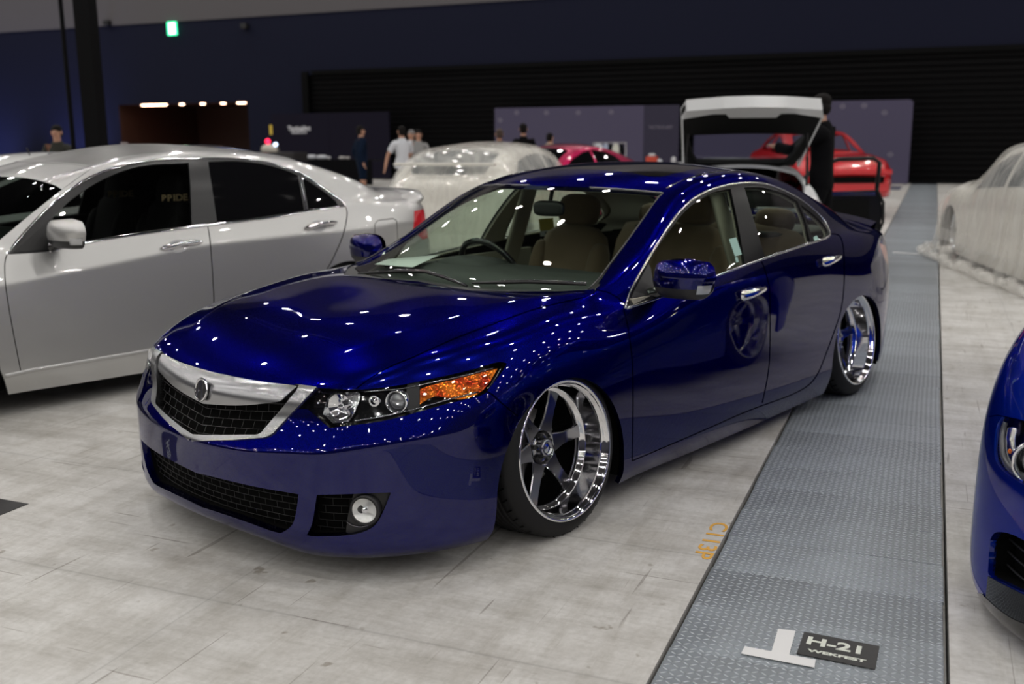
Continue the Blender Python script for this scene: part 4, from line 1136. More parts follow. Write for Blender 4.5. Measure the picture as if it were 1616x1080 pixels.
# ---- door mirrors
def mirror(s_, parent, capm, centre=(.695,.955,.886), hw=.128, hh=.082, sw_=R(14)):
    o=bpy.data.objects.new('door_mirror',None); COL.objects.link(o); o.parent=parent
    o.location=(centre[0],centre[1]*s_,centre[2])
    def shell(z0,z1,nm,m,grow=1.0,u0=0,u1=1.0):
        mb=MB(); nu,nv=28,12; pts_=[];fs=[]
        for j in range(nv+1):
            zz=z0+(z1-z0)*j/nv
            for i in range(nu+1):
                u=-1+2*(u0+(u1-u0)*i/nu)         # -1 inboard .. 1 outboard
                uu=abs(u)**2.3; prof=max(0,1-uu)**(1/2.3)
                zc=abs(zz)**(2.4 if zz>0 else 2.2); pz=max(0,1-zc)**(1/2.2)
                wid=hw*(pz**.46 if zz>0 else pz**.36)
                if zz<0: wid*=1+.10*zz
                y=u*wid*grow-.006*(zz<0); x=-(.085*(pz**.6)*prof)*grow+ (u*.5+.5)*.035
                pts_.append((x,y*s_,zz*hh*(grow)*(1+.0*u)+.012*u*0))
        for j in range(nv):
            for i in range(nu): fs.append((j*(nu+1)+i,j*(nu+1)+i+1,(j+1)*(nu+1)+i+1,(j+1)*(nu+1)+i))
        mb.add(pts_,fs,0,True); return mb.build(nm,m,o)
    shell(-.38,1,'mirror_cap',capm)
    shell(-1,-.38,'mirror_base_shell',mat('mirror_grey',(.02,.02,.022),.4),.99)
    shell(-.62,-.18,'turn_indicator',mat('indicator_lens',(.55,.56,.58),.12,.5,coat=1),1.012,.86,.995)
    mb=MB(); n_=28; ring_=[( .030,s_*hw*.97*math.copysign(abs(math.cos(q))**.6,math.cos(q)),hh*.97*math.copysign(abs(math.sin(q))**.7,math.sin(q))) for q in np.linspace(0,2*math.pi,n_,endpoint=False)]
    mb.add(ring_,[tuple(range(n_))],0); mb.build('mirror_glass',mat('mirror_silver',(.8,.8,.82),.02,1.0),o)
    mb=MB(); mb.tube([(.03,-s_*.075,-.055),(.015,-s_*.115,-.065),(.0,-s_*.15,-.070),(-.02,-s_*.175,-.078)],[.020,.022,.024,.03],10); mb.build('mirror_arm',GLOSSBLACK,o)
    return o
mirror(-1,B,BLUE); mirror(1,B,BLUE)
for s_ in (-1,1):   # sail panel in front of the side glass
    mb=MB(); q=[p for p,n in hero.trace('eye',[(991,484),(1000,460),(1023,416),(1027,425),(1034,471)],.002)]
    mb.add([(v.x,v.y*s_,v.z) for v in q],[tuple(range(5))]); mb.build('sail_panel',BLACK,B)
# ---- wipers
for seg in ([(566,430),(600,428.5),(640,427),(672,429),(700,437),(738,450)],[(745,453),(790,452),(835,451),(880,452.5),(925,455)]):
    T_=hero.trace('eye',seg,.016) if seg[0][0]>690 else None
    if T_ is None:
        # traced on the mirrored half where the pixel lies beyond the centre line
        T_=[]
        for q in seg:
            v=CAM_R.T@np.array([(q[0]-808)/CAM_F,-(q[1]-540)/CAM_F,1.0]); o_=Vector(CAM_POS); d_=Vector(v).normalized()
            best=None
            for k in range(400):
                pt=o_+d_*(2.5+k*.008); 
                h=hero.bvh.find_nearest(Vector((pt.x,abs(pt.y),pt.z)))
                if h[3]<.016: best=Vector((h[0].x,math.copysign(h[0].y,pt.y),h[0].z))+Vector((-.005,0,.012)); break
            if best: T_.append((best,Vector((-.5,0,.87))))
    else: T_=[(Vector((p.x,-p.y,p.z)),Vector((n.x,-n.y,n.z))) for p,n in T_]
    mb=MB(); mb.tube([p for p,n in T_],[.004]+[.0075]*(len(T_)-2)+[.005],8)
    wp=mb.build('wiper',BLACK,B)
    mb=MB(); mb.tube([p+n*.008 for p,n in T_[1:]],.0022,6); mb.build('wiper_blade_edge',DARKCHROME,wp)
# ---- wheels
WM=wheel_meshes()
def flat_tyre(w):
    # the cambered tyre presses flat on the floor
    for c in w.children:
        if c.name.startswith('tyre'):
            c.data=c.data.copy(); M_=w.matrix_basis.copy(); Mi=M_.inverted()
            for v in c.data.vertices:
                p=M_@v.co
                if p.z<.001: p.z=.001; v.co=Mi@p
    return w
for side in (-1,1):
    flat_tyre(place_wheel(B,WM,(.012,side*.888,.3235),side,R(7.0),R(-1.5)*1,R(5),name='front_wheel'))
    flat_tyre(place_wheel(B,WM,(2.715,side*.885,.3235),side,R(7.0),R(0),R(5),name='rear_wheel'))
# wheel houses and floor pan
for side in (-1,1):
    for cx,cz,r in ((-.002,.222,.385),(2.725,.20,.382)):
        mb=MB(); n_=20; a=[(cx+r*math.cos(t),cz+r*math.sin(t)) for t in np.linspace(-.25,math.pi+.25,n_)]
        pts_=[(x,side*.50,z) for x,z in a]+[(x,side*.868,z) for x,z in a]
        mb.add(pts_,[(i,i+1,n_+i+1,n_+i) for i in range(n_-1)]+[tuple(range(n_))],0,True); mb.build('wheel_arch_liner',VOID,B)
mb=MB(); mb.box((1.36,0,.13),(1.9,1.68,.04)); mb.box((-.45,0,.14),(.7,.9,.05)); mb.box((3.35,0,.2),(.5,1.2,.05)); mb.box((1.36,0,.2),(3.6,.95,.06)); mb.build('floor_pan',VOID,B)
# ------------------------------------------------------------------ cabin of the blue sedan
def seat(parent, x, y, m, rests=True, tilt=R(-14), name='front_seat', zc=.44, back_h=.60, w=.50, hz=None, headm=None):
    s=bpy.data.objects.new(name,None); COL.objects.link(s); s.parent=parent; s.location=(x,y,zc)
    MB().soft((-.02,0,0),(.52,w,.16),e=5).soft((-.02,w*.42,.03),(.50,.10,.16),e=3).soft((-.02,-w*.42,.03),(.50,.10,.16),e=3).build('seat_cushion',m,s)
    rt=Matrix.Rotation(-tilt,3,'Y')
    b=MB(); b.soft(Vector((.29,0,.08))+rt@Vector((0,0,back_h/2)),(.15,w*.94,back_h),rt,e=4,taper=.12)
    for q in (-1,1): b.soft(Vector((.25,0,.06))+rt@Vector((0,q*w*.40,back_h*.45)),(.14,.11,back_h*.8),rt,e=3,taper=.1)
    b.build('backrest',m,s)
    if rests:
        c=Vector((.29,0,.08))+rt@Vector((-.01,0,back_h+(hz or .105)))
        MB().soft(c,(.12,.26,.18),rt,e=3.2).tube([c+rt@Vector((0,.06,-.05)),c+rt@Vector((0,.06,-.16))],.007).tube([c+rt@Vector((0,-.06,-.05)),c+rt@Vector((0,-.06,-.16))],.007).build('headrest',headm or m,s)
    return s
seat(B,1.36,-.37,CLOTH,back_h=.50,hz=.085); seat(B,1.36,.37,CLOTH,back_h=.46,hz=.085)
s=bpy.data.objects.new('rear_seat',None); COL.objects.link(s); s.parent=B; s.location=(2.25,0,.44)
MB().soft((-.05,0,0),(.50,1.25,.18),e=6).build('seat_cushion',CLOTH,s)
rt=Matrix.Rotation(R(22),3,'Y')
MB().soft(Vector((.18,0,.05))+rt@Vector((0,0,.23)),(.16,1.26,.52),rt,e=6).build('backrest',CLOTH,s)
for y in (-.40,0,.40):
    c=Vector((.18,y,.05))+rt@Vector((-.0,0,.52)); MB().soft(c,(.11,.24,.14 if y else .10),rt,e=3.2).build('headrest',CLOTH,s)
MB().soft((2.80,0,.90),(.62,1.2,.04),e=8).build('parcel_shelf',DASH,B)
d=MB(); d.soft((.72,0,.745),(.66,1.44,.20),e=6); d.soft((.88,.37,.80),(.30,.42,.14),e=3); d.build('dashboard',DASH,B)
# steering wheel (right-hand drive)
sw=bpy.data.objects.new('steering_wheel',None); COL.objects.link(sw); sw.parent=B; sw.matrix_local=frame_at(Vector((1.02,.37,.785)),Vector((.86,0,.50)))
m=MB(); m.tube([(.185*math.cos(a),.185*math.sin(a),0) for a in np.linspace(0,2*math.pi,41)],.016,8,cap=False); m.build('wheel_rim',GLOSSBLACK,sw)
m=MB(); m.soft((0,0,-.01),(.16,.13,.05),e=3); m.tube([(-.06,0,0),(-.185,.0,0)],.014).tube([(.06,0,0),(.185,0,0)],.014).tube([(0,-.05,0),(0,-.18,0)],.014); m.build('wheel_hub',BLACK,sw)
m=bpy.data.objects.new('interior_mirror',None); COL.objects.link(m); m.parent=B; m.location=(1.03,0,1.115)
MB().soft((0,0,0),(.035,.17,.075),Matrix.Rotation(R(8),3,'Z'),e=4).build('mirror_housing',BLACK,m); MB().tube([(0,0,0),(.03,0,.10)],.01).build('mirror_stalk',BLACK,m)
for s_ in (-1,1):
    MB().box((1.2,s_*.80,.50),(1.3,.03,.62)).box((2.3,s_*.80,.52),(.6,.03,.60)).build('door_card',TRIM_BEIGE,B)
    MB().soft((1.60,s_*.67,.95),(.13,.03,.66),Matrix.Rotation(R(s_*20),3,'X'),e=4).build('pillar_cover',TRIM_BEIGE,B)
MB().box((1.5,0,.28),(2.4,1.5,.03)).build('cabin_floor',BLACK,B)
MB().box((1.35,0,.45),(.8,.20,.22),bev=.03).build('centre_console',DASH,B)
# stickers on the glass of the near side
def glass_sticker(px4,m,off=.004):
    q=[]
    for p in px4:
        h=hero.trace('eye',[p],-.004)[0][0]; q.append((h.x,-h.y-.003,h.z))
    me=bpy.data.meshes.new('window_sticker'); me.from_pydata(q,[],[(0,1,2,3)]); me.update(); return link('window_sticker',me,B,m)
SM=mat('sticker_pale_green',(.35,.55,.48),.6)
glass_sticker([(1150.5,377),(1162,374),(1171,401),(1160,404.5)],SM); glass_sticker([(1160,406),(1164,405),(1166,413),(1162,414)],SM); glass_sticker([(1283.5,374),(1289,371),(1293,378),(1286,381)],SM)
# parking card in the far rear door window
def far_card(px4,m,nm,yy=.765):
    q=[]
    for p in px4:
        v=CAM_R.T@np.array([(p[0]-808)/CAM_F,-(p[1]-540)/CAM_F,1.0]); t=(yy-CAM_POS[1])/v[1]; q.append(tuple(CAM_POS+v*t))
    me=bpy.data.meshes.new(nm); me.from_pydata(q,[],[(0,1,2,3)]); me.update(); return link(nm,me,B,m)
wc=far_card([(850,346),(873,344),(875,363),(852,365)],mat('card_yellow',(.42,.36,.05),.6),'window_card')
far_card([(852,365),(875,363),(876,371),(853,373)],mat('card_white',(.55,.60,.62),.6),'window_card',.764)
far_card([(860,366),(867,365.4),(867.5,370),(860.5,370.6)],BLACK,'card_symbol',.762)
# sheet of paper on the dashboard
q=[(.50,.56),(.50,.80),(.62,.80),(.66,.56)]
def dash_pt(px,z): return ground(px,z)
q=[dash_pt(p,.862) for p in ((591,417),(612,411),(694,402),(651,424))]
c=sum(q)/4
me=bpy.data.meshes.new('paper_sheet'); me.from_pydata([(a[0]-c[0],a[1]-c[1],h+.012*((i%2)*.5)) for h in (0,-.001) for i,a in enumerate(q)],[],[(0,1,2,3),(7,6,5,4),(0,4,5,1),(1,5,6,2),(2,6,7,3),(3,7,4,0)]); me.update()
o=link('paper_sheet',me,None,mat('paper_white',(.85,.87,.86),.7)); o.location=(c[0],c[1],.862); tag(o,'white paper sheet lying on the dashboard behind the windscreen of the blue sedan','paper')
# spoke lettering of the near front wheel
for w in [c for c in B.children if c.name.startswith(('front_wheel','rear_wheel'))]:
    t=text_mesh('VOLK RACING',.0135,BLACK,Matrix.Translation((.145,0,-.1075))@Matrix.Rotation(0,4,'Z'),[c for c in w.children if c.name.startswith('spoke')][2],'spoke_lettering',sx=.95,font_bold=.0004,extrude=.0004)
# ------------------------------------------------------------------ silver sedan behind
ST_=np.eye(4); _c,_s=math.cos(R(-3.5)),math.sin(R(-3.5)); ST_[:2,:2]=[[_c,-_s],[_s,_c]]; ST_[:2,3]=(-1.0,3.28)
hb=[(-.8,.655),(-.47,.69),(.15,.735),(.48,.765),(.82,.80),(1.2,.84),(1.6,.868),(2.0,.89),(2.35,.898),(2.65,.893),(2.95,.88),(3.25,.86),(3.6,.845)]
sb=[(-.8,.72),(-.47,.765),(.15,.815),(.48,.85),(.82,.885),(1.2,.922),(1.6,.938),(2.0,.96),(2.35,.985),(2.65,1.0),(2.95,.995),(3.25,.985),(3.6,.965)]
hc=[(-.5,.61),(.15,.655),(.48,.675),(.82,.69),(1.2,.705),(1.6,.72),(2.0,.735),(2.65,.75),(3.25,.745)]
sc=[(-.5,.66),(.15,.70),(.48,.715),(.82,.745),(1.2,.782),(1.6,.825),(2.0,.838),(2.65,.852),(3.25,.862)]
I=lambda t,x: np.interp(x,[a for a,b in t],[b for a,b in t])
def silver_map(p,row):
    x,y,z=p
    if row=='T':
        dz=z-I(hb,x); up=max(dz,0)
        w=min(1,up/.18); xs=(-.15 if x<1.7 else .13)*w*(1 if (x>.5) else 0)*min(1,abs(x-1.7)/.5)
        zz=I(sb,x)+dz*(1.075 if dz>0 else 1)
        if up>.1 and .5<x<1.3 and y<.6: zz-=.078*(1-y/1.3)*(1 if x>.9 else .6)
        return (x+xs,y*(.99-(.03*min(1,max(0,(x-.3)/.3)) if abs(dz)<.02 and y>.7 else .015*min(1,max(0,(x-.3)/.3)))),zz)
    t=max(0,min(1,(z-.30)/(I(hc,x)-.30))) if z>.3 else 0
    z2=z+.035*(1 if z<.3 else 0)+(I(sc,x)-I(hc,x))*t+(.03*(1-t) if z>=.3 else 0)
    if .12<z<.24: z2=z+.055
    return (x,y*.985,z2)
Ts=[[silver_map(p,'T') for p in r] for r in T0]
Gs=[[silver_map(p,'G') for p in r] for r in G0]
G5s=[Ts[5][0],Ts[4][0],Ts[3][0],Ts[2][0],Ts[1][0]]+Ts[0]+[Ts[1][-1],Ts[2][-1],Ts[3][-1],Ts[4][-1],Ts[5][-1]]
pts,F,gi,ti=grid_cage(Gs+[G5s],Ts); cr={}
crease(gi[4],5,19,.95); crease(gi[1],5,19,.4)
sv=Body(pts,F,level=4,creases=cr,T=ST_)
Lx=lambda c:c[:,2]>.3
s_front=sp([(11,402),(8,412),(7.5,430),(10,460),(20,520),(34,592)],closed=False)
s_mid=sp([(327,354),(331,375),(334,410),(336.5,450),(337.5,480),(334,540)],closed=False)
s_rear=sp([(543,324),(547,331),(547,345),(540,375),(522,415),(500,450),(480,500)],closed=False)
sv.cut('door_front','eye',s_front+[(100,577),(200,560),(330,541)]+s_mid[::-1]+[(139,370)],frm=['body'])
sv.cut('door_rear','eye',s_mid+[(400,530),(470,515)]+s_rear[::-1]+[(440,330)],frm=['body'])
sv.cut('dlo_frame','eye',sp([(11,402),(26.5,381),(61,342.5),(102,305.8),(143,279),(184,264),(224.6,254.7),(265.5,250.6),(312,249.6),(374,250.5),(423.8,257),(453.5,266.5),(478,275.7),(510,296.7),(541,319),(543.8,326),(483,333),(424,344),(330,354.9),(241,366.5),(139,382),(78,397)],n=3,sharp=(0,15)),frm=['body','door_front','door_rear'])
sv.cut('glass_front','eye',sp([(83.7,343),(114,314),(155,287),(196,269),(235,260),(298,257),(301,300),(303,356),(241,363.5),(139,379.3),(80,392)],n=3,sharp=(0,5,7,10)),frm=['dlo_frame'])
sv.cut('glass_rear','eye',sp([(328.5,255),(374,254),(418.8,259.6),(448.5,267.5),(470.8,276.5),(480.7,332),(423.8,341),(343.3,352.5)],n=3,sharp=(0,4,5,7)),frm=['dlo_frame'])
sv.cut('glass_quarter','eye',[(477.7,279.5),(510,301),(532.7,318.5),(535.5,325),(487,331.4)],frm=['dlo_frame'])
sv.cut('windshield','eye',[(-60,259),(20,257.8),(61,256.8),(114,259),(147,264.5),(97,300),(50,337),(2,377),(-60,430),(-200,500),(-300,300)],frm=['body'],only=lambda c:(c[:,0]>-.2)&(c[:,2]>.8))
sv.cut('sun_strip','eye',sp([(-60,276),(0,278),(41,280.5),(82,290.5),(98,299),(122,281),(147,264),(114,258.5),(20,256),(-60,262)],n=3,sharp=(0,4,6,9)),frm=['windshield'])
sv.cut('roof_skin','eye',sp([(-60,256),(20,256.2),(61,255.5),(114,257.6),(150,262.5),(168,255),(190,248.5),(225,243),(300,238.5),(380,238),(430,241),(440,225),(200,180),(-100,200)],n=2,sharp=(0,4,10)),frm=['body'],only=lambda c:c[:,2]>1.2)
sv.cut('skirt','eye',[(-20,604),(7,595.3),(50,585.5),(100,577),(200,560),(246,552),(400,530),(560,505),(560,600),(225,640),(-20,680)],frm=['body','door_front','door_rear'],only=lambda c:c[:,2]<.32)
sv.cut('arch_opening','side',arch(.03,.27,.40)+[(-.37,.1),(-.4,-.3),(.47,-.3),(.475,.10)],only=lowf)
sv.cut('arch_opening','side',arch(2.72,.25,.39)+[(2.33,.08),(2.325,-.2),(3.12,-.2),(3.11,.1)],only=lowf)
sv.cut('rear_glass','top',sp([(2.62,-.1),(2.62,0),(2.60,.25),(2.60,.47),(2.64,.52),(3.05,.56),(3.20,.54),(3.27,.48),(3.33,.25),(3.34,0),(3.34,-.1)],n=3,sharp=(0,1,9,10)),frm=['body'],only=lambda c:c[:,2]>.95)
sv.cut('boot_lid','top',[(3.38,-.1),(3.37,.25),(3.29,.53),(3.36,.62),(3.55,.615),(3.7,.60),(4.2,.60),(4.2,-.1)],frm=['body'],only=lambda c:(c[:,2]>.6))
sv.cut('tail_lamp','side',[(3.38,.80),(3.45,.93),(3.9,.95),(3.9,.72),(3.5,.72)],frm=['body','boot_lid'],only=lambda c:c[:,1]>.42)
sv.cut('fuel_flap','eye',[(592,352),(596,348.5),(620,345.5),(624,348),(626,380),(596,384)],frm=['body'])
for ln,only in ((s_front,None),(s_mid,None),(s_rear,None)): sv.cut('gap','eye',ribbon(ln,1.7),frm=['door_front','door_rear','body'],only=only)
sv.cut('gap','eye',ribbon([(592,384),(591.5,354),(596,348),(620,345),(626,348),(628,380)],1.2),frm=['body','fuel_flap'])
sv.cut('gap','top',ribbon([(3.37,.0),(3.365,.25),(3.29,.53),(3.36,.62),(3.66,.62)],.006),frm=['body','boot_lid'],only=lambda c:c[:,2]>.8)
SILVER=car_paint('silver_paint',(.56,.56,.555),.36,.85,.1)
silver_car=empty('sedan_car',(-1.0,3.28,0),R(-3.5),'silver sedan with dark tinted glass and satin grey roof, left of the blue sedan','car'); S=silver_car
def svp(name,regs,m,rim=.012,off=0.0,split=True,parent=None):
    if not split: return [sv.panel(name,regs,m,parent or S,rim,off)]
    return [sv.panel(name,regs,m,parent or S,rim,off,sides=(q,)) for q in(-1,1)]
sfd=svp('front_door',['door_front'],SILVER); srd=svp('rear_door',['door_rear'],SILVER)
svp('body_shell',['body'],SILVER,.02,split=False); svp('roof_skin',['roof_skin'],mat('satin_grey_roof',(.115,.113,.11),.38,.2),.01,split=False)
svp('boot_lid',['boot_lid'],SILVER,split=False); svp('side_skirt',['skirt'],SILVER,.02); svp('tail_lamp',['tail_lamp'],REDLENS)
svp('fuel_flap',['fuel_flap'],SILVER)
SDARK=glass('silver_car_glass',(.10,.11,.11))
svp('windscreen',['windshield'],glass('silver_screen',(.28,.33,.30)),0,-.003,False); svp('sun_strip',['sun_strip'],SILVER,0,-.002,False); svp('rear_window',['rear_glass'],SDARK,0,-.003,False)
svp('front_door_glass',['glass_front'],glass('silver_car_front_glass',(.42,.44,.43)),0,-.005); svp('rear_door_glass',['glass_rear'],BLACK_GLASS,0,-.005); svp('quarter_glass',['glass_quarter'],BLACK_GLASS,0,-.005)
svp('window_frame',['dlo_frame'],mat('pillar_grey',(.018,.018,.020),.3),.02,-.002)
svp('inner_body',['body','door_front','door_rear','skirt','boot_lid','gap','fuel_flap','roof_skin'],VOID,0,-.016,False)
SCH=mat('window_chrome')
for s_ in (-1,1):
    mb=MB(); strip(mb,sv.trace('eye',sp([(12,401.5),(26.5,381),(61,342.5),(102,305.8),(143,279),(184,264),(224.6,254.7),(265.5,250.8),(312,249.8),(374,250.7),(423.8,257),(453.5,266.5),(478,275.7),(510,296.7),(540,318),(543.0,325)],closed=False,n=4),0),.012,.004,s_)
    mb.build('window_moulding',CHROME,S)
    mb=MB(); strip(mb,sv.trace('eye',sp([(543.0,325.5),(483,333),(424,343.8),(330,355),(241,366.5),(139,382),(78,396.5)],closed=False,n=4),0),.016,.005,s_); mb.build('belt_moulding',CHROME,S)
    mb=MB(); strip(mb,sv.trace('eye',[(474,279),(479,305),(484,332)],0),.010,.003,s_); mb.build('glass_divider',DARKCHROME,S)
    for door,(a,b) in ((sfd[0 if s_<0 else 1],((254,393),(318,383))),(srd[0 if s_<0 else 1],((481,361),(531,352)))):
        P=sv.trace('eye',[a,((a[0]+b[0])/2,(a[1]+b[1])/2),b]); pa,pb=P[0][0],P[2][0]; n=P[1][1]; ax=(pb-pa).normalized(); L_=(pb-pa).length; up=n.cross(ax).normalized(); up=up if up.z>0 else -up
        rows=[]
        for t,(w,o) in zip((0,.06,.2,.35,.5,.65,.8,.94,1.0),((.005,.006),(.016,.010),(.019,.022),(.014,.034),(.012,.038),(.014,.034),(.017,.024),(.012,.010),(.004,.006))):
            cc=pa+ax*L_*t+n*o; rows.append([cc+up*w*math.cos(q)+n*.013*math.sin(q) for q in np.linspace(0,2*math.pi,12,endpoint=False)])
        fs=[(12*i+q,12*i+(q+1)%12,12*i+12+(q+1)%12,12*i+12+q) for i in range(8) for q in range(12)]
        mb=MB(); mb.add([(v.x,v.y*s_,v.z) for rr in rows for v in rr],fs,0,True); o=mb.build('door_handle',CHROME,door)
        cc=pa+ax*L_*.42; mb=MB(); rp=[]
        for q in np.linspace(0,2*math.pi,24,endpoint=False):
            h=sv.bvh.find_nearest(cc+ax*math.cos(q)*.062+up*math.sin(q)*.040); nn=h[1] if h[1].y>0 else -h[1]; rp.append(h[0]+nn*.0015)
        ce=sum(rp,Vector())/24; mb.add([(v.x,v.y*s_,v.z) for v in rp+[ce]],[(i,(i+1)%24,24) for i in range(24)],0,True); mb.build('handle_recess',mat('recess_silver',(.35,.35,.36),.3,.8,coat=1),o)
mo=[mirror(q,S,SILVER,(.80,.985,.965),.160,.080) for q in(-1,1)]
for s_ in (-1,1):
    mb=MB(); q=[p for p,n in sv.trace('eye',[(20,399),(40,370),(83,343),(80,394)],.003)]
    mb.add([(v.x,v.y*s_,v.z) for v in q],[tuple(range(4))]); mb.build('sail_panel',BLACK,S)
for s_ in (-1,1):
    mb=MB(); strip(mb,sv.trace('eye',sp([(8,594),(50,584.5),(100,576),(200,559.5),(246,551.5),(330,539),(420,524)],closed=False,n=4),0),.022,.010,s_); mb.build('skirt_ridge',SILVER,S)
# boot spoiler with turned-down ends
mb=MB(); P_=[]; N_=30
for i in range(N_+1):
    t=-1+2*i/N_; y=.66*t; x=3.60-.10*abs(t)**3; e_=max(0,(abs(t)-.80)/.2); z=1.035-.012*t*t-.045*e_**2
    P_+=[(x-.20,y,z-.045),(x-.10,y,z-.005),(x+.04,y,z+.035),(x+.10,y,z+.045),(x+.10,y,z+.030),(x+.03,y,z-.01-.02*e_),(x-.05,y,z-.05)]
fs=[(7*i+q,7*i+q+1,7*i+q+8,7*i+q+7) for i in range(N_) for q in range(6)]; fs+=[tuple(range(7)),tuple(range(7*N_,7*N_+7))]
mb.add(P_,fs,0,True); mb.build('boot_spoiler',SILVER,S)
for side in (-1,1):
    place_wheel(S,WM,(.03,side*.86,.3235),side,R(2),0,.3,name='front_wheel'); place_wheel(S,WM,(2.715,side*.86,.3235),side,R(2),0,.5,name='rear_wheel')
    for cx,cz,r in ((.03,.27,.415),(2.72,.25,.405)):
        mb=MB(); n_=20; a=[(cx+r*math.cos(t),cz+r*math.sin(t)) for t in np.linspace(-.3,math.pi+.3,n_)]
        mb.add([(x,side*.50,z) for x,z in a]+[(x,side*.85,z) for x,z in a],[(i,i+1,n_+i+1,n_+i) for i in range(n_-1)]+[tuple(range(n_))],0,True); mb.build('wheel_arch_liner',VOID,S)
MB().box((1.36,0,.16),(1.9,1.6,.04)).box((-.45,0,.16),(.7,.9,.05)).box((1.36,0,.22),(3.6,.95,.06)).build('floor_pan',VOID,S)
# bucket seats with lettering, dash
BKT=mat('bucket_seat_black',(.008,.008,.009),.8)
for y,tx in ((.37,1.62),(-.37,1.62)):
    s=seat(S,1.30,y,BKT,rests=False,back_h=.60,name='bucket_seat'); MB().soft((.44,0,.70),(.12,.30,.22),Matrix.Rotation(R(14),3,'Y'),e=3).build('seat_head',BKT,s)
    text_mesh('BRIDE',.055,mat('seat_lettering',(.85,.65,.35),.6),Matrix.Translation((.37,-.16,.66))@Matrix.Rotation(R(90),4,'X'),s,'seat_lettering',sx=1.2,font_bold=.002)
MB().soft((.70,0,.84),(.6,1.4,.20),e=6).build('dashboard',DASH,S)
MB().box((1.9,0,.45),(2.2,1.4,.5)).build('cabin_floor',VOID,S)
# ------------------------------------------------------------------ other cars of the show
def mapped_body(fn, T=None, sg=-1, level=3):
    Tm=[[fn(p) for p in r] for r in T0]; Gm=[[fn(p) for p in r] for r in G0]
    G5m=[Tm[5][0],Tm[4][0],Tm[3][0],Tm[2][0],Tm[1][0]]+Tm[0]+[Tm[1][-1],Tm[2][-1],Tm[3][-1],Tm[4][-1],Tm[5][-1]]
    pts,F,gi,ti=grid_cage(Gm+[G5m],Tm)
    return Body(pts,F,level=level,T=T,sg=sg)
SIDE_DLO=[(.56,.82),(.80,.93),(1.05,1.07),(1.35,1.17),(1.7,1.215),(2.1,1.19),(2.35,1.11),(2.52,.99),(2.5,.93),(2.0,.915),(1.6,.895),(1.1,.86)]
def side_poly(fn,pl): return [(lambda q:(q[0],q[2]))(fn((x,.75,z))) for x,z in pl]
def top_poly(fn,pl): return [(lambda q:(q[0],q[1]))(fn((x,y,z))) for x,y,z in pl]
WSP=[(.24,-.1,.88),(.24,0,.88),(.30,.35,.88),(.44,.66,.87),(.80,.585,1.03),(1.12,.52,1.19),(1.06,.29,1.23),(1.03,0,1.25),(1.03,-.1,1.25)]
RGP=[(2.50,-.1,1.24),(2.50,0,1.24),(2.48,.28,1.23),(2.45,.50,1.2),(2.72,.53,1.11),(3.02,.535,1.015),(3.22,.47,.95),(3.30,.25,.96),(3.31,0,.96),(3.31,-.1,.96)]
def simple_car(label, cat, T, fn, paint, glassm, sg=-1, group=None, name='show_car', rz=0, loc=(0,0,0), wheels=True, roof=None, open_glass=False, wheel_y=.80, level=3):
    b=mapped_body(fn,level=level)
    b.cut('glass_side','side',side_poly(fn,SIDE_DLO),only=lambda c:c[:,1]>.3)
    px1=side_poly(fn,[(1.60,1.3),(1.66,1.3),(1.72,.80),(1.66,.80)]); b.cut('pillar','side',px1,frm=['glass_side'])
    b.cut('windshield','top',top_poly(fn,WSP),frm=['body'],only=lambda c:c[:,2]>.6)
    b.cut('rear_glass','top',top_poly(fn,RGP),frm=['body'],only=lambda c:c[:,2]>.8)
    for cx in (0,2.715):
        x0=fn((cx,.8,.3))[0]; b.cut('arch_opening','side',arch(x0,.28,.36)+[(x0-.36,-.3),(x0+.36,-.3)],only=lambda c:(c[:,1]>.5)&(c[:,2]<.75))
    if roof:
        b.cut('roof','top',top_poly(fn,[(1.10,-.1,1.2),(1.10,.52,1.2),(2.4,.53,1.2),(2.45,-.1,1.2)]),frm=['body'],only=lambda c:c[:,2]>1.1)
    e=empty(name,loc,rz,label,cat,group)
    b.panel('body_shell',['body','pillar'],paint,e,.02)
    if roof: b.panel('roof_skin',['roof'],roof,e,.01)
    if not open_glass:
        for q in (-1,1): b.panel('side_glass',['glass_side'],glassm,e,0,-.005,sides=(q,))
        b.panel('windscreen',['windshield'],glassm,e,0,-.003); b.panel('rear_window',['rear_glass'],glassm,e,0,-.003)
    b.panel('inner_body',['body','pillar'],VOID if not open_glass else paint,e,0,-.03)
    if wheels:
        for side in (-1,1):
            for cx in (0,2.715):
                place_wheel(e,WM,(fn((cx,.8,.3))[0],side*wheel_y,.3235),side,0,0,.2*cx,name='wheel',skip=('lug_nuts','brake_caliper','centre_cap'))
    MB().box(((fn((1.36,0,.2))[0]),0,.2),(3.4,1.2,.06)).build('floor_pan',VOID,e)
    return e,b
idn=lambda p:p
# magenta coupe behind the people
def coupe(p):
    x,y,z=p; zb=I(hb,x); up=max(0,z-zb)
    return (np.interp(x,[-.97,.4,1.2,2.0,2.8,3.3,3.8],[-.9,.5,1.3,1.9,2.7,3.15,3.5]),y,z+.04*up)
c=at_depth((882,230),18.2)
simple_car('magenta coupe far behind, partly hidden by the person in the beige coat','car',None,coupe,car_paint('magenta_paint',(.42,.003,.07),.3,.85),BLACK_GLASS,loc=(c[0]-1.3,c[1]+.35,0.02),rz=R(-8))
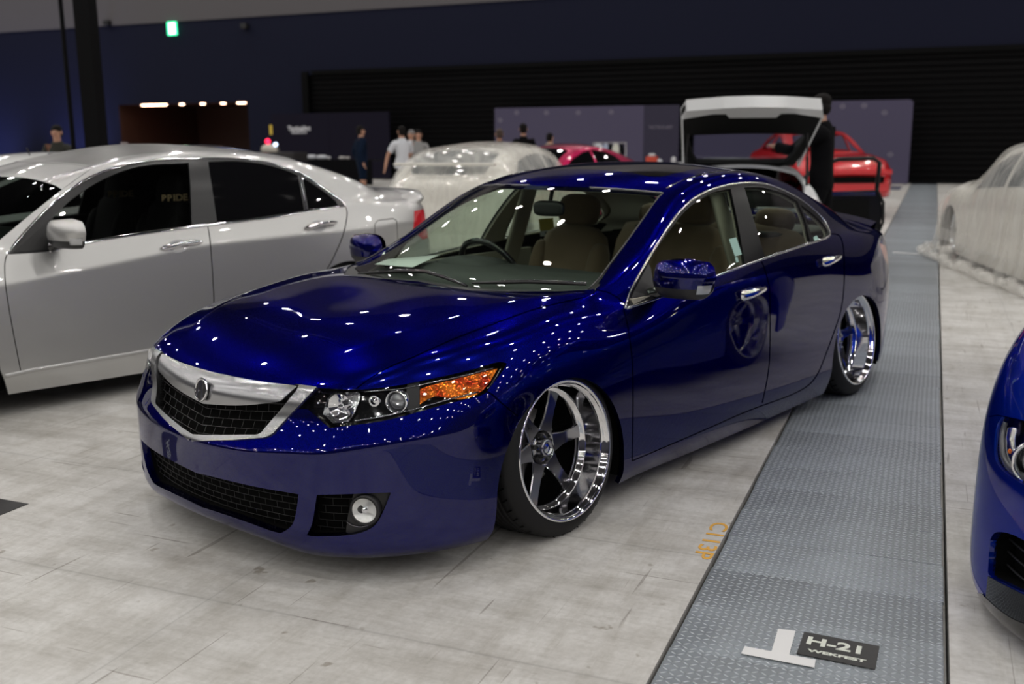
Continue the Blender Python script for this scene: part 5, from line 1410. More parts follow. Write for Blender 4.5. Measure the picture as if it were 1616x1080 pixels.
# white car behind the front of the silver sedan
def plain(p): return (p[0],p[1],p[2]*1.03)
c=at_depth((108,246),8.6)
e,b_=simple_car('white sedan with black windows at the left edge, behind the silver sedan','car',None,plain,car_paint('pearl_white_paint',(.72,.73,.72),.4,.15),BLACK_GLASS,loc=(c[0]-1.65,c[1]+.62,0.0),rz=R(-3.5))
MB().tube([(1.5,-.56,1.345),(1.9,-.55,1.352),(2.3,-.56,1.34),(2.8,-.58,1.30)],.012).build('roof_rail',BLACK,e)
MB().tube([(1.45,-.30,1.34),(1.43,-.30,1.40)],.006).build('aerial',BLACK,e)
# blue car with a black roof behind the silver sedan
c=at_depth((455,240),13.6)
simple_car('bright blue car with black roof, showing above the roof of the silver sedan','car',None,(lambda p:(p[0],p[1],p[2]*1.04)),car_paint('bright_blue_paint',(.005,.07,.38),.3,.6),BLACK_GLASS,loc=(c[0]-2.95,c[1]+.45,0.03),rz=R(-3.5),roof=GLOSSBLACK)
# red bare shell on a dolly
c=at_depth((1338,250),18.0)
RED=mat('red_primer',(.62,.012,.02),.28,.1,coat=1)
e,b_=simple_car('bare red car body without glass or wheels on a stand before the purple board','car body',None,coupe,RED,None,loc=(c[0]+.72,c[1]+.47,.27),rz=R(43),wheels=False,open_glass=True)
MB().box((-.86,0,.30),(.14,1.2,.22),bev=.02).box((-.90,0,.55),(.08,1.30,.10),bev=.02).build('crash_bar',RED,e)
MB().box((-.92,0,.42),(.06,1.0,.12),bev=.01).build('front_opening',VOID,e)
MB().box((.1,.45,-.12),(.10,.10,.40)).box((.1,-.45,-.12),(.10,.10,.40)).box((2.6,.45,-.12),(.10,.10,.40)).box((2.6,-.45,-.12),(.10,.10,.40)).box((1.35,.45,-.02),(2.8,.08,.08)).box((1.35,-.45,-.02),(2.8,.08,.08)).build('stand',BLACK,e)
# --- metallic blue coupe at the right edge: only its front corner is in the picture
RT=np.eye(4); _a=R(3.0); RT[:2,:2]=[[math.cos(_a),-math.sin(_a)],[math.sin(_a),math.cos(_a)]]; RT[:2,3]=(.91,-3.035)
def bmw(p):
    x,y,z=p; return (x+(.06*(1-min(1,abs(y)/.8))) if x<-.3 else x, y*1.0, z*1.04-(.05 if (z<.2 and x<.2) else 0)+(.05*max(0,min(1,(z-.45)/.2)) if x<.5 else .05))
rc=mapped_body(bmw,T=RT,sg=1,level=4)
fx=lambda c:c[:,0]<.3
rlamp=sp([(1581,658),(1573,673),(1569,700),(1570,722),(1578,738),(1594,752),(1625,770),(1660,780),(1690,778),(1690,690),(1640,672),(1606,662)],n=3,sharp=(0,))
rc.cut('head_lamp','eye',rlamp,only=fx)
rc.cut('intake','eye',sp([(1562,853),(1569,842),(1581,840),(1600,845),(1640,862),(1760,890),(1760,1000),(1616,936),(1585,921),(1561,908),(1560,890)],n=3,sharp=(0,5,6)),only=fx)
rc.cut('nose_grille','eye',[(1700,560),(1760,560),(1760,840),(1720,830)],only=fx)
rc.cut('lip','eye',[(1500,930),(1551,937),(1557,944),(1561,910),(1585,923),(1616,938),(1760,1003),(1900,1060),(1900,1300),(1500,1200)],frm=['body'],only=fx)
rc.cut('hood','eye',[(1574,650),(1580,656),(1606,661),(1640,671),(1700,690),(2200,700),(2200,100),(1700,300),(1616,560),(1590,612)],frm=['body'],only=lambda c:(c[:,0]<.45)&(c[:,2]>.6))
rc.cut('gap','eye',ribbon([(1560,658),(1574,655.5),(1581,657),(1606,662),(1640,672)],1.5),frm=['hood','body'],only=fx)
rc.cut('glass_side','side',side_poly(bmw,SIDE_DLO),only=lambda c:c[:,1]>.3); rc.cut('windshield','top',top_poly(bmw,WSP),frm=['body','hood'],only=lambda c:c[:,2]>.6); rc.cut('rear_glass','top',top_poly(bmw,RGP),frm=['body'],only=lambda c:c[:,2]>.8)
for cx in (0,2.715): rc.cut('arch_opening','side',arch(cx,.28,.37)+[(cx-.37,-.3),(cx+.37,-.3)],only=lambda c:(c[:,1]>.5)&(c[:,2]<.7))
RB=car_paint('estoril_blue_paint',(.003,.034,.45),.32,.92,.1,(.1,.22,.85))
e=empty('show_car',tuple(RT[:3,3]),_a,'metallic blue coupe at the right edge, only its front corner showing','car')
rc.panel('body_shell',['body'],RB,e,.02); rc.panel('bonnet',['hood'],RB,e,.015)
for q in (-1,1):
    rc.panel('side_glass',['glass_side'],BLACK_GLASS,e,0,-.004,sides=(q,))
    h=rc.panel('head_lamp',['head_lamp'],GLOSSBLACK,e,-.05,-.06,sides=(q,))
    rc.panel('lamp_lens',['head_lamp'],CLEAR,h,0,-.002,sides=(q,))
    Pn=rc.trace('eye',[(1618,728)],-.035)[0]; M_=frame_at(Vector((Pn[0].x,Pn[0].y*q,Pn[0].z)),Vector((-1,.15*q,.05)))
    MB().lathe([(.060,-.02),(.066,.004),(.063,.016),(.056,.018),(.052,.008),(.050,-.02)],36,M_=M_).build('lamp_ring',CHROME,h)
    MB().lathe([(0,.022),(.02,.018),(.035,.008),(.040,-.01)],28,M_=M_).build('projector_lens',MATS['projector_glass'],h)
    MB().lathe([(.040,-.01),(.05,-.005)],28,M_=M_).build('lamp_mask',VOID,h)
    L1=rc.trace('eye',sp([(1578,664),(1573,680),(1572,700),(1574,720),(1584,738),(1602,750),(1630,764)],closed=False,n=5),-.018)
    mb=MB(); strip(mb,L1,.022,.008,q); mb.build('lamp_surround',mat('lamp_grey',(.16,.16,.165),.25,.5),h)
    L2=rc.trace('eye',sp([(1583,672),(1580,690),(1582,712),(1592,730)],closed=False,n=5),-.03); mb=MB(); strip(mb,L2,.05,.012,q); mb.build('side_reflector',REFL,h)
    Pn=rc.trace('eye',[(1584,711)],-.018)[0]; MB().lathe([(0,.006),(.006,.004),(.008,0)],12,M_=frame_at(Vector((Pn[0].x,Pn[0].y*q,Pn[0].z)),Vector((-1,.6*q,0)))).build('marker_bulb',AMBER,h)
rc.panel('windscreen',['windshield'],BLACK_GLASS,e,0,-.003); rc.panel('rear_window',['rear_glass'],BLACK_GLASS,e,0,-.003)
[rc.panel('front_lip',['lip'],GLOSSBLACK,e,.03,.004,sides=(q,)) for q in (-1,1)]
for q in (-1,1): rc.panel('intake_backing',['intake'],VOID,e,-.06,-.075,sides=(q,)); rc.panel('grille_backing',['nose_grille'],VOID,e,-.03,-.035,sides=(q,))
mb=MB()
for zz in (.16,.20,.24,.28,.32,.36):
    l=rc.trace('front',[(y,zz) for y in np.arange(.0,.86,.03)],-.055); mb.tube([(p.x,p.y,p.z) for p,n in l],.004,5) if len(l)>2 else None
    mb.tube([(p.x,-p.y,p.z) for p,n in l],.004,5) if len(l)>2 else None
mb.build('intake_slats',BLACK,e)
rc.panel('inner_body',['body','hood','gap'],VOID,e,0,-.018)
for side in (-1,1):
    for cx in (0,2.715): place_wheel(e,WM,(cx,side*.86,.3235),side,0,0,.2,name='wheel',skip=('lug_nuts','brake_caliper'))
MB().box((1.36,0,.16),(3.4,1.3,.06)).build('floor_pan',VOID,e)
# --- cars wrapped in clear plastic sheet
def plastic(name,dens=.55,col=(.93,.91,.86)):
    m=bpy.data.materials.new(name); m.use_nodes=True; nd,lk=N(m); b=nd['Principled BSDF']
    b.inputs['Base Color'].default_value=(*col,1); b.inputs['Roughness'].default_value=.28; b.inputs['Coat Weight'].default_value=.3
    tr=nd.new('ShaderNodeBsdfTransparent'); mx=nd.new('ShaderNodeMixShader'); out=nd['Material Output']
    tc=nd.new('ShaderNodeTexCoord'); mp=nd.new('ShaderNodeMapping'); mp.inputs['Scale'].default_value=(1.5,1.5,.35); n=nd.new('ShaderNodeTexNoise'); n.inputs['Scale'].default_value=3; n.inputs['Detail'].default_value=2; n.inputs['Distortion'].default_value=.8
    lk.new(tc.outputs['Object'],mp.inputs[0]); lk.new(mp.outputs[0],n.inputs['Vector'])
    mr=nd.new('ShaderNodeMapRange'); mr.inputs[1].default_value=.3; mr.inputs[2].default_value=.7; mr.inputs[3].default_value=dens-.16; mr.inputs[4].default_value=min(1,dens+.16); lk.new(n.outputs['Fac'],mr.inputs[0])
    bp=nd.new('ShaderNodeBump'); bp.inputs['Strength'].default_value=.2; bp.inputs['Distance'].default_value=.02; lk.new(n.outputs['Fac'],bp.inputs['Height']); lk.new(bp.outputs[0],b.inputs['Normal'])
    lk.new(mr.outputs[0],mx.inputs[0]); lk.new(tr.outputs[0],mx.inputs[1]); lk.new(b.outputs[0],mx.inputs[2]); lk.new(mx.outputs[0],out.inputs[0])
    return m
PLAS=plastic('plastic_sheet',.32)
WHITEP=car_paint('cream_white_paint',(.74,.72,.66),.4,.1)
def sheet(b,e,label,cat,seed=1,off=.035,flare=.12,roll=None):
    """a thin loose sheet over the car, hanging to the floor in folds, with a gathered hem"""
    me=b.extract([n for n in b.names if n!='gap'],0,off)
    bm=bmesh.new(); bm.from_mesh(me)
    rnd=random.Random(seed); ph=[rnd.uniform(0,6) for _ in range(8)]
    for v in bm.verts:
        c=v.co; w=.008*math.sin(c.x*7+c.y*5+ph[0])+.006*math.sin(c.x*13-c.z*4+ph[1])+.003*math.sin(c.y*17+c.z*5+ph[2])
        d=Vector((c.x-1.3,c.y*2,.3)).normalized(); v.co+=d*w
    bmesh.ops.delete(bm,geom=[f for f in bm.faces if f.calc_center_median().z<.22],context='FACES')
    mb=MB(); mb.add([tuple(v.co) for v in bm.verts],[tuple(v.index for v in f.verts) for f in bm.faces],0,True) if not bm.verts.index_update() else None
    bm.free(); bpy.data.meshes.remove(me)
    n=220; ring=[]
    for i in range(n):
        th=2*math.pi*i/n; d=Vector((math.cos(th),math.sin(th),0)); c0=Vector((1.3+math.cos(th)*1.2,0,.36))
        hit=b.bvh.ray_cast(Vector((c0.x+d.x*4,abs(d.y*4),.36)),Vector((-d.x,-abs(d.y),0)))
        q=hit[0] if hit[0] else Vector((c0.x+d.x*1.3,abs(d.y)*.9,.36)); ring.append((Vector((q.x,math.copysign(q.y,d.y),.36)),d))
    P=[]
    for k in range(7):
        for i,(q,d) in enumerate(ring):
            th=2*math.pi*i/n; z=.36*(1-k/6); f=.022*math.sin(th*13+ph[3])*(k/6)+.012*math.sin(th*23+ph[4])*(k/6)
            P.append(Vector((q.x,q.y,z+.004))+d*(off+.01+flare*(k/6)**2+f))
    mb.add(P,[(k*n+i,k*n+(i+1)%n,(k+1)*n+(i+1)%n,(k+1)*n+i) for k in range(6) for i in range(n)],0,True)
    hem=[P[6*n+i]+ring[i][1]*.05+Vector((0,0,.03)) for i in range(n)]
    rr=[.045+.016*math.sin(i*1.7)+.012*math.sin(i*.61+1) for i in range(n)]
    mb.tube([h+Vector((0,0,r_-.03)) for h,r_ in zip(hem,rr)]+[hem[0]],rr+[rr[0]],8,mi=1)
    o=mb.build('plastic_sheet',[PLAS,HEM],None,fix=False); o.location=e.location; o.rotation_euler=e.rotation_euler
    tag(o,label,cat); return o
HEM=bump_noise(mat('gathered_plastic',(.72,.72,.68),.3,coat=.4),40,.6,.02)
def hatch(p):
    x,y,z=p; zb=I(hb,x); up=max(0,z-zb)
    x2=np.interp(x,[-.97,.4,1.2,2.0,2.43,2.8,3.1,3.36,3.8],[-.85,.45,1.1,1.9,2.55,2.85,3.0,3.10,3.32])
    w=np.interp(x,[2.0,2.6,2.9,3.2,3.5],[0,.5,1,.6,0]); return (x2,y*.98,z*1.03+.10*w*(1 if up>0.02 else 0)+.04*up)
e,b_=simple_car('pale hatchback wrapped under clear plastic behind the silver sedan, rear window facing camera','car',None,hatch,WHITEP,mat('grey_glass',(.10,.12,.13),.08,coat=1),loc=(8.78,6.45,0),rz=R(200),wheel_y=.78)
mb=MB(); mb.box((3.14,0,1.16),(.07,1.30,.035),bev=.01); mb.build('rear_wing',WHITEP,e)
sheet(b_,e,'clear plastic sheet draped over the hatchback behind the silver sedan','plastic sheet',seed=2)
def wag(p):
    x,y,z=p; zb=I(hb,x); up=max(0,z-zb)
    x2=np.interp(x,[-.97,.4,1.2,2.0,2.43,2.8,3.1,3.36,3.8],[-.95,.35,1.1,2.0,2.65,3.05,3.25,3.40,3.6]); return (x2,y,z*1.03+.12*up)
_g=ground((1500,404)); _h=ground((1612,447)); _dir=_h-_g; 
e,b_=simple_car('pale car wrapped in clear plastic at the right edge beyond the tread plates','car',None,wag,WHITEP,mat('grey_glass'),loc=(_g[0]+.15,_g[1]-.80,0),rz=math.atan2(_dir[1],_dir[0])+math.pi*0,wheel_y=.78)
sheet(b_,e,'clear plastic sheet over the pale car at the right edge, hem gathered below','plastic sheet',seed=5)
# ------------------------------------------------------------------ white hatchback with raised tailgate and an open door
def low(p):
    q=hatch(p); return (q[0],q[1]*.97,q[2]*.875+.02)
LWHITE=car_paint('light_silver_paint',(.62,.63,.64),.35,.4)
HLOC=(8.72,3.48,0)
hb_=mapped_body(low)
hb_.cut('glass_side','side',side_poly(low,SIDE_DLO),only=lambda c:c[:,1]>.3); hb_.cut('windshield','top',top_poly(low,WSP),frm=['body'],only=lambda c:c[:,2]>.6)
hb_.cut('rear_opening','top',[(2.72,-.1),(2.72,.54),(2.95,.58),(3.15,.56),(3.6,.5),(3.6,-.1)],frm=['body'],only=lambda c:c[:,2]>.78)
for cx in (0,2.715):
    x0=low((cx,.8,.3))[0]; hb_.cut('arch_opening','side',arch(x0,.28,.35)+[(x0-.35,-.3),(x0+.35,-.3)],only=lambda c:(c[:,1]>.5)&(c[:,2]<.7))
HE=empty('hatchback_car',HLOC,R(216),'light silver hatchback behind the blue sedan with its tailgate raised and one door open','car')
hb_.panel('body_shell',['body'],LWHITE,HE,.03); hb_.panel('windscreen',['windshield'],BLACK_GLASS,HE,0,-.003)
for q in (-1,1): hb_.panel('side_glass',['glass_side'],DARK_GLASS,HE,0,-.003,sides=(q,))
hb_.panel('inner_body',['body'],VOID,HE,0,-.03)
for side in (-1,1):
    for cx in (0,2.715): place_wheel(HE,WM,(low((cx,.8,.3))[0],side*.79,.3235),side,0,0,.2,name='wheel',skip=('lug_nuts','brake_caliper'))
MB().box((1.36,0,.2),(3.0,1.2,.06)).build('floor_pan',VOID,HE)
MB().soft((2.15,0,.68),(.35,1.2,.55),e=6).build('rear_seat',BLACK,HE)
# tailgate: u across the car, v from the hinge to its lower edge
gh=Vector((2.62,0,1.165)); gv=Vector((.79,0,.60)).normalized(); gu=Vector((0,-1,0)); gn=gu.cross(gv)
GM=Matrix.Identity(4)
for i in range(3): GM[i][0],GM[i][1],GM[i][2],GM[i][3]=gu[i],gv[i],gn[i],gh[i]
G_=bpy.data.objects.new('tailgate',None); COL.objects.link(G_); G_.parent=HE; GM=GM@Matrix.Diagonal((.94,.97,1,1)); G_.matrix_local=GM
L_=1.02
def ring_prism(mb,outer,inner,z0,z1,mi=0):
    n=len(outer); P=[(x,y,z) for z in (z0,z1) for x,y in outer]+[(x,y,z) for z in (z0,z1) for x,y in inner]
    f=[]
    for i in range(n):
        j=(i+1)%n; f+=[(i,j,n+j,n+i),(2*n+i,3*n+i,3*n+j,2*n+j),(i,2*n+i,2*n+j,j),(n+i,n+j,3*n+j,3*n+i)]
    mb.add(P,f,mi)
outer=sp([(-.56,.02),(-.20,-.0),(.20,-.0),(.56,.02),(.62,.25),(.68,.60),(.70,.80),(.69,.92),(.60,.955),(0,.985),(-.60,.955),(-.69,.92),(-.70,.80),(-.68,.60),(-.62,.25)],n=3,sharp=(0,3))
inner=[(x*.84,.08+(y-.02)*.50) for x,y in outer]
mb=MB(); ring_prism(mb,outer,inner,-.02,.035); mb.build('tailgate_trim',mat('tailgate_black',(.003,.003,.003),.6,spec=.15),G_)
mb=MB(); mb.add([(x,y,0) for x,y in inner],[tuple(range(len(inner)))]); mb.build('tailgate_glass',glass('tailgate_glass_tint',(.62,.65,.70),.5),G_)
lip=[(-.705,.84),(-.66,.975),(-.3,1.015),(0,1.025),(.3,1.015),(.66,.975),(.705,.84),(.66,.86),(.40,.925),(.27,.925),(.23,.865),(-.23,.865),(-.27,.925),(-.40,.925),(-.66,.86)]
mb=MB(); mb.prism([p for p in lip],-.06,.075); mb.build('tailgate_lip',LWHITE,G_)
for q in (-1,1): MB().prism([(q*.62,.02),(q*.705,.84),(q*.685,.84),(q*.60,.02)][::q],-.03,.05).build('tailgate_edge',LWHITE,G_)
mb=MB()
for q in (-1,1): mb.prism([(q*.01,.955),(q*.05,.975),(q*.045,.955),(q*.01,.942)][::q],.076,.082)
mb.lathe([(0,.006),(.012,.004),(.014,0)],14,M_=Matrix.Translation((0,.955,.076))); mb.build('winged_badge',DARKCHROME,G_)
mb=MB(); mb.soft((0,.83,.05),(.05,.05,.04)); mb.build('tailgate_latch',CHROME,G_)
for q in (-1,1):
    a=Vector((2.98,q*.60,.98)); b=GM@Vector((-q*.60,.60,.02)); MB().tube([a,a.lerp(b,.5)],.014).tube([a.lerp(b,.45),b],.008,mi=1).build('gas_strut',[BLACK,STEEL],HE)
# open front door on the right-hand side of the picture
D_=bpy.data.objects.new('open_door',None); COL.objects.link(D_); D_.parent=HE; D_.location=(.98,.80,0); D_.rotation_euler=(0,0,R(-8))
# local y points away from the car, z up
prof=[(0,.18),(0,.80),(.98,.84),(1.04,.72),(1.055,.50),(1.0,.28),(.90,.16)]
PM=Matrix(((0,0,1,0),(1,0,0,0),(0,1,0,0),(0,0,0,1)))
mb=MB(); mb.prism(smooth_poly(prof,n=4,sharp=(0,1,2)),-.05,.05,PM); mb.build('door_panel',mat('door_black',(.003,.003,.004),.3,spec=.3),D_,bevel=.01)
mb=MB(); mb.prism([(.03,.30),(.03,.72),(.90,.74),(.92,.45),(.80,.28)],.05,.075,PM); mb.build('door_trim',mat('tailgate_black'),D_)
mb=MB(); mb.tube([(0,.02,.82),(.0,.30,1.10),(.0,.55,1.19),(0,.93,1.20),(0,1.0,1.15),(0,.99,.84)],.026,8); mb.build('window_frame',mat('door_black'),D_)
mb=MB(); mb.box((.06,.5,.80),(.03,.94,.045)); mb.build('door_sill_cap',DARKCHROME,D_)
mb=MB(); mb.tube([(.06,.98,.86),(.07,1.06,.70),(.07,1.07,.48),(.07,1.0,.27)],.016,8); mb.build('door_seal',RUBBER,D_)
# ------------------------------------------------------------------ people
SKIN=mat('skin',(.50,.27,.18),.55); HAIR=mat('dark_hair',(.006,.0045,.004),.7,spec=.15)
def skinned(name,chains,m,parent,sub=2):
    """one continuous surface grown round a skeleton: chains = lists of (point, radius x, radius y), joined where points coincide"""
    V=[];E=[];Rr=[];key={}
    def vid(p,r):
        k=tuple(round(c,4) for c in p)
        if k not in key: key[k]=len(V); V.append(p); Rr.append(r if isinstance(r,tuple) else (r,r))
        return key[k]
    for ch in chains:
        ids=[vid(p,r) for p,r in ch]
        for a,b in zip(ids,ids[1:]): E.append((a,b))
    me=bpy.data.meshes.new(name); me.from_pydata(V,E,[]); o=bpy.data.objects.new(name,me); COL.objects.link(o)
    md=o.modifiers.new('skin','SKIN'); md.use_smooth_shade=True
    bm=bmesh.new(); bm.from_mesh(me); lay=bm.verts.layers.skin.verify()
    for i,v in enumerate(bm.verts): v[lay].radius=Rr[i]; v[lay].use_root=(i==0)
    bm.to_mesh(me); bm.free()
    s=o.modifiers.new('sub','SUBSURF'); s.levels=s.render_levels=sub
    dg=bpy.context.evaluated_depsgraph_get(); dg.update()
    nm=bpy.data.meshes.new_from_object(o.evaluated_get(dg)); bpy.data.objects.remove(o)
    for p in nm.polygons: p.use_smooth=True
    nm.name=name
    return link(name,nm,parent,m)
def person(label,loc,heading,h=1.72,top=None,legs=None,arms=((.04,.26,1.13,.16,.24,.90),(.04,-.26,1.13,.16,-.24,.90)),sleeve='short',shorts=False,skin=SKIN,hair=HAIR,coat=False,head_turn=0.0,hair_long=False,lean=0.0,stride=.05,sleeve_m=None,cap=None):
    """local +x is where the person faces, +y their left; arms = elbow xyz, wrist xyz for left then right"""
    e=empty('person',tuple(loc),heading,label,'person'); k=h/1.75; e.scale=(k,k,k)
    T=lambda p:(p[0]+lean*max(0,p[2]-.9),p[1],p[2])
    pel=T((0,0,.95)); sp1=T((.0,0,1.12)); ch=T((-.01,0,1.32)); nk=T((-.005,0,1.485)); nk2=T((.01,0,1.545)); hd=T((.02,0,1.625)); hd2=T((.015,0,1.70))
    C_=[[(pel,(.145,.10)),(sp1,(.130,.09)),(ch,(.150,.10)),(nk,(.058,.058)),(nk2,(.055,.058)),(hd,(.072,.088)),(hd2,(.062,.078))]]
    sh=[]
    for q,a in ((1,arms[0]),(-1,arms[1])):
        s_=T((-.01,q*.175,1.40)); el=T(a[:3]) ; wr=T(a[3:]); sh.append((s_,el,wr))
        d=(Vector(wr)-Vector(el)).normalized(); palm=Vector(wr)+d*.055
        C_.append([(ch,(.150,.10)),(s_,(.062,.062)),(el,(.040,.040)),(wr,(.026,.030)),(tuple(palm),(.034,.020))])
        side=Vector((d.y,-d.x,0)); side=side.normalized() if side.length>1e-3 else Vector((1,0,0))
        for f,(o_,l_) in enumerate(((-.024,.062),(-.008,.072),(.008,.068),(.022,.054))):
            b0=palm+d*.022+side*o_; curl=Vector((0,0,-.012)) if abs(d.z)<.7 else Vector((.012,0,0))
            C_.append([(tuple(palm),(.034,.020)),(tuple(b0),(.010,.010)),(tuple(b0+d*l_*.5),(.009,.009)),(tuple(b0+d*l_+curl),(.007,.007))])
        tb=palm-d*.02+side*.034*(-q); C_.append([(tuple(palm),(.034,.020)),(tuple(tb),(.011,.011)),(tuple(tb+d*.045),(.009,.009))])
    fe=[]
    for q in (1,-1):
        hp_=T((0,q*.088,.90)); kn=(.03+stride*q,q*.10,.50); an=(-.01+stride*q*1.6,q*.105,.09); to=(.12+stride*q*1.6,q*.12,.035); fe.append((hp_,kn,an,to))
        C_.append([(pel,(.145,.10)),(hp_,(.088,.090)),(kn,(.056,.058)),((kn[0]*.5+an[0]*.5-.02,kn[1],.32),(.052,.054)),(an,(.036,.038)),(to,(.040,.028))])
    body=skinned('body',C_,skin,e)
    # clothes: the body surface moved outwards where a garment covers it
    seg=[('torso',pel,sp1,.13),('torso',sp1,ch,.13),('torso',ch,nk,.09),('neck',nk,nk2,.05),('head',nk2,hd2,.08),('torso',pel,T((0,0,.90)),.13)]
    for q,(s_,el,wr) in zip((1,-1),sh):
        d=(Vector(wr)-Vector(el)).normalized(); seg+=[('torso',ch,s_,.08),('uarm',s_,el,.05),('farm',el,wr,.035),('hand',tuple(Vector(wr)+d*.02),tuple(Vector(wr)+d*.17),.03)]
    for (hp_,kn,an,to) in fe: seg+=[('hip',pel,hp_,.10),('thigh',hp_,kn,.075),('shin',kn,an,.05),('foot',tuple(Vector(an)-Vector((0,0,.03))),to,.04)]
    def label_of(p):
        best=None
        for nm_,a_,b_,r_ in seg:
            A=Vector(a_);AB=Vector(b_)-A; t=max(0,min(1,(p-A).dot(AB)/max(AB.length_squared,1e-9))); d_=(p-A-AB*t).length-r_
            if best is None or d_<best[0]: best=(d_,nm_,t)
        return best[1],best[2]
    lab=[label_of(body.matrix_basis@p.center) for p in body.data.polygons]
    def garment_(name,test,off,m):
        bm=bmesh.new(); bm.from_mesh(body.data); bm.faces.ensure_lookup_table()
        kill=[f for f in bm.faces if not test(lab[f.index][0],lab[f.index][1],f.calc_center_median())]
        bm.normal_update()
        for v in bm.verts: v.co+=v.normal*off*(1.0)
        bmesh.ops.delete(bm,geom=kill,context='FACES')
        r=bmesh.ops.extrude_edge_only(bm,edges=[x for x in bm.edges if x.is_boundary])
        for v in [g for g in r['geom'] if isinstance(g,bmesh.types.BMVert)]:
            v.co-=v.normal*off*.9 if v.normal.length>.1 else Vector()
        for f in bm.faces: f.smooth=True
        me_=bpy.data.meshes.new(name); bm.to_mesh(me_); bm.free(); return link(name,me_,e,m)
    longs=sleeve=='long'
    garment_('coat' if coat else 'shirt',lambda l,t,c:(l=='torso' and c.z<1.50 and c.z>(.86)) or (l=='hip' and c.z>.88) or (l=='uarm' and (longs or t<.62)) or (longs and l=='farm' and t<.93) or (coat and l in('hip','thigh') and c.z>.62),.020 if not coat else .035,top)
    garment_('shorts' if shorts else 'trousers',lambda l,t,c:(l in('hip','thigh') and (not shorts or c.z>.56)) or (l=='torso' and c.z<1.0) or (not shorts and l=='shin' and t<.92),.014 if not shorts else .024,legs)
    for (hp_,kn,an,to) in fe:
        MB().soft((an[0]+.06,an[1],.045),(.29,.105,.09),e=2.8).build('shoe',mat('shoe_white',(.6,.6,.6),.6) if shorts else BLACK,e)
        if shorts: MB().tube([(an[0],an[1],.06),(an[0]-.005,an[1],.24)],[.045,.050]).build('sock',mat('sock_white',(.75,.75,.75),.8),e)
    hc=Vector(T((.012,0,1.665))); RT_=Matrix.Rotation(head_turn,3,'Z')
    mb=MB(); mb.soft(hc+Vector((-.022,0,.028)),(.178,.158,.155),RT_,e=2.1,n=12)
    mb.soft(hc+RT_@Vector((-.045,0,-.035)),(.125,.160,.14),RT_,e=2.3)
    if hair_long: mb.soft(hc+RT_@Vector((-.03,0,-.07)),(.14,.175,.20),RT_,e=2.4)
    mb.build('cap' if cap else 'hair',cap or hair,e)
    for q in (1,-1):
        MB().soft(hc+RT_@Vector((.075,q*.030,-.012)),(.016,.024,.012)).build('eye',mat('eye_dark',(.02,.015,.01),.2),e)
        MB().soft(hc+RT_@Vector((-.005,q*.081,-.025)),(.035,.018,.060)).build('ear',skin,e)
    MB().soft(hc+RT_@Vector((.092,0,-.035)),(.03,.026,.045),e=2.2).build('nose',skin,e)
    MB().soft(hc+RT_@Vector((.080,0,-.072)),(.014,.046,.012)).build('mouth',mat('lips',(.35,.12,.10),.5),e)
    return e
def stand(px,d):   # point on the floor under a pixel column at a given distance along the view
    q=at_depth(px,d); return (q[0],q[1],0)
VA=lambda px: CAM_YAW-math.atan((px-808)/CAM_F)     # heading away from the camera
NAVY=mat('navy_cloth',(.004,.010,.026),.9,spec=.1); BLKC=mat('black_cloth',(.0035,.0035,.0045),.9,spec=.1); WHT=mat('white_cloth',(.62,.64,.68),.85); BEI=bump_noise(mat('beige_cloth',(.40,.33,.24),.9),30,.3); OLIVE=mat('olive_cloth',(.022,.022,.016),.9); BRH=mat('brown_hair',(.05,.028,.018),.6)
hang=((.02,.25,1.14,.06,.27,.90),(.02,-.25,1.14,.06,-.27,.90)); fold=((.06,.27,1.16,.26,.05,1.18),(.06,-.27,1.16,.26,-.05,1.20))
person('person with short dark hair in an olive jacket, standing left of the thin pipe',stand((90,215),16),VA(90)+R(180-28),1.70,OLIVE,BLKC,fold,'long')
person('person in navy jacket and shorts with white cuff and socks before the dark display board',stand((570,235),23.5),VA(570)-R(72),1.76,NAVY,NAVY,((-.10,.27,1.16,.02,.27,.95),(-.12,-.26,1.14,-.06,-.30,.93)),'long',shorts=True)
cf=person('person in a white shirt seen from behind above the wrapped hatchback',stand((634,215),21.5),VA(634)+R(20),1.72,WHT,BLKC,((.10,.30,1.14,.10,.36,.90),(.14,-.26,1.16,.28,-.18,1.05)),'short')
person('person with a grey cap just behind the one in the white shirt',stand((649,215),23.5),VA(649)+R(150),1.66,mat('grey_cloth',(.25,.25,.25),.9),BLKC,hang,'short',cap=mat('cap_grey',(.20,.19,.19),.8))
person('person in a grey top facing the camera, right of the one in the white shirt',stand((660,215),23.0),VA(660)+R(185),1.66,mat('grey_cloth'),BLKC,hang,'short')
person('person with brown hair seen from behind, only the head above the wrapped hatchback',stand((788,215),20.5),VA(788)+R(10),1.64,BLKC,BLKC,hang,'short',hair=BRH)
pb=person('person in a black T-shirt with white back print, seen from behind before the purple board',stand((826,215),21.0),VA(826),1.75,BLKC,BLKC,hang,'short')
MB().box((-.135,0,1.24),(.008,.26,.05),bev=.003).build('back_print',WHT,pb)
person('person in a long beige coat walking before the magenta coupe',stand((868,215),22.0),VA(868)-R(35),1.56,BEI,BEI,hang,'long',coat=True)
# person reaching into the hatchback
pm_=stand((1301,215),10.6)
man=person('person in black clothes with a red wristband leaning an arm into the raised tailgate',pm_,VA(1289)+R(80),1.87,BLKC,BLKC,((.24,.22,1.22,.42,.06,1.26),(.04,-.26,1.14,.10,-.26,.90)),'long',lean=.06)
MB().tube([(.40,.077,1.256),(.43,.05,1.262)],.036,12).build('wristband',mat('red_band',(.7,.03,.03),.5),man); MB().tube([(.36,.11,1.248),(.385,.09,1.252)],.038,12).build('watch',BLACK,man)
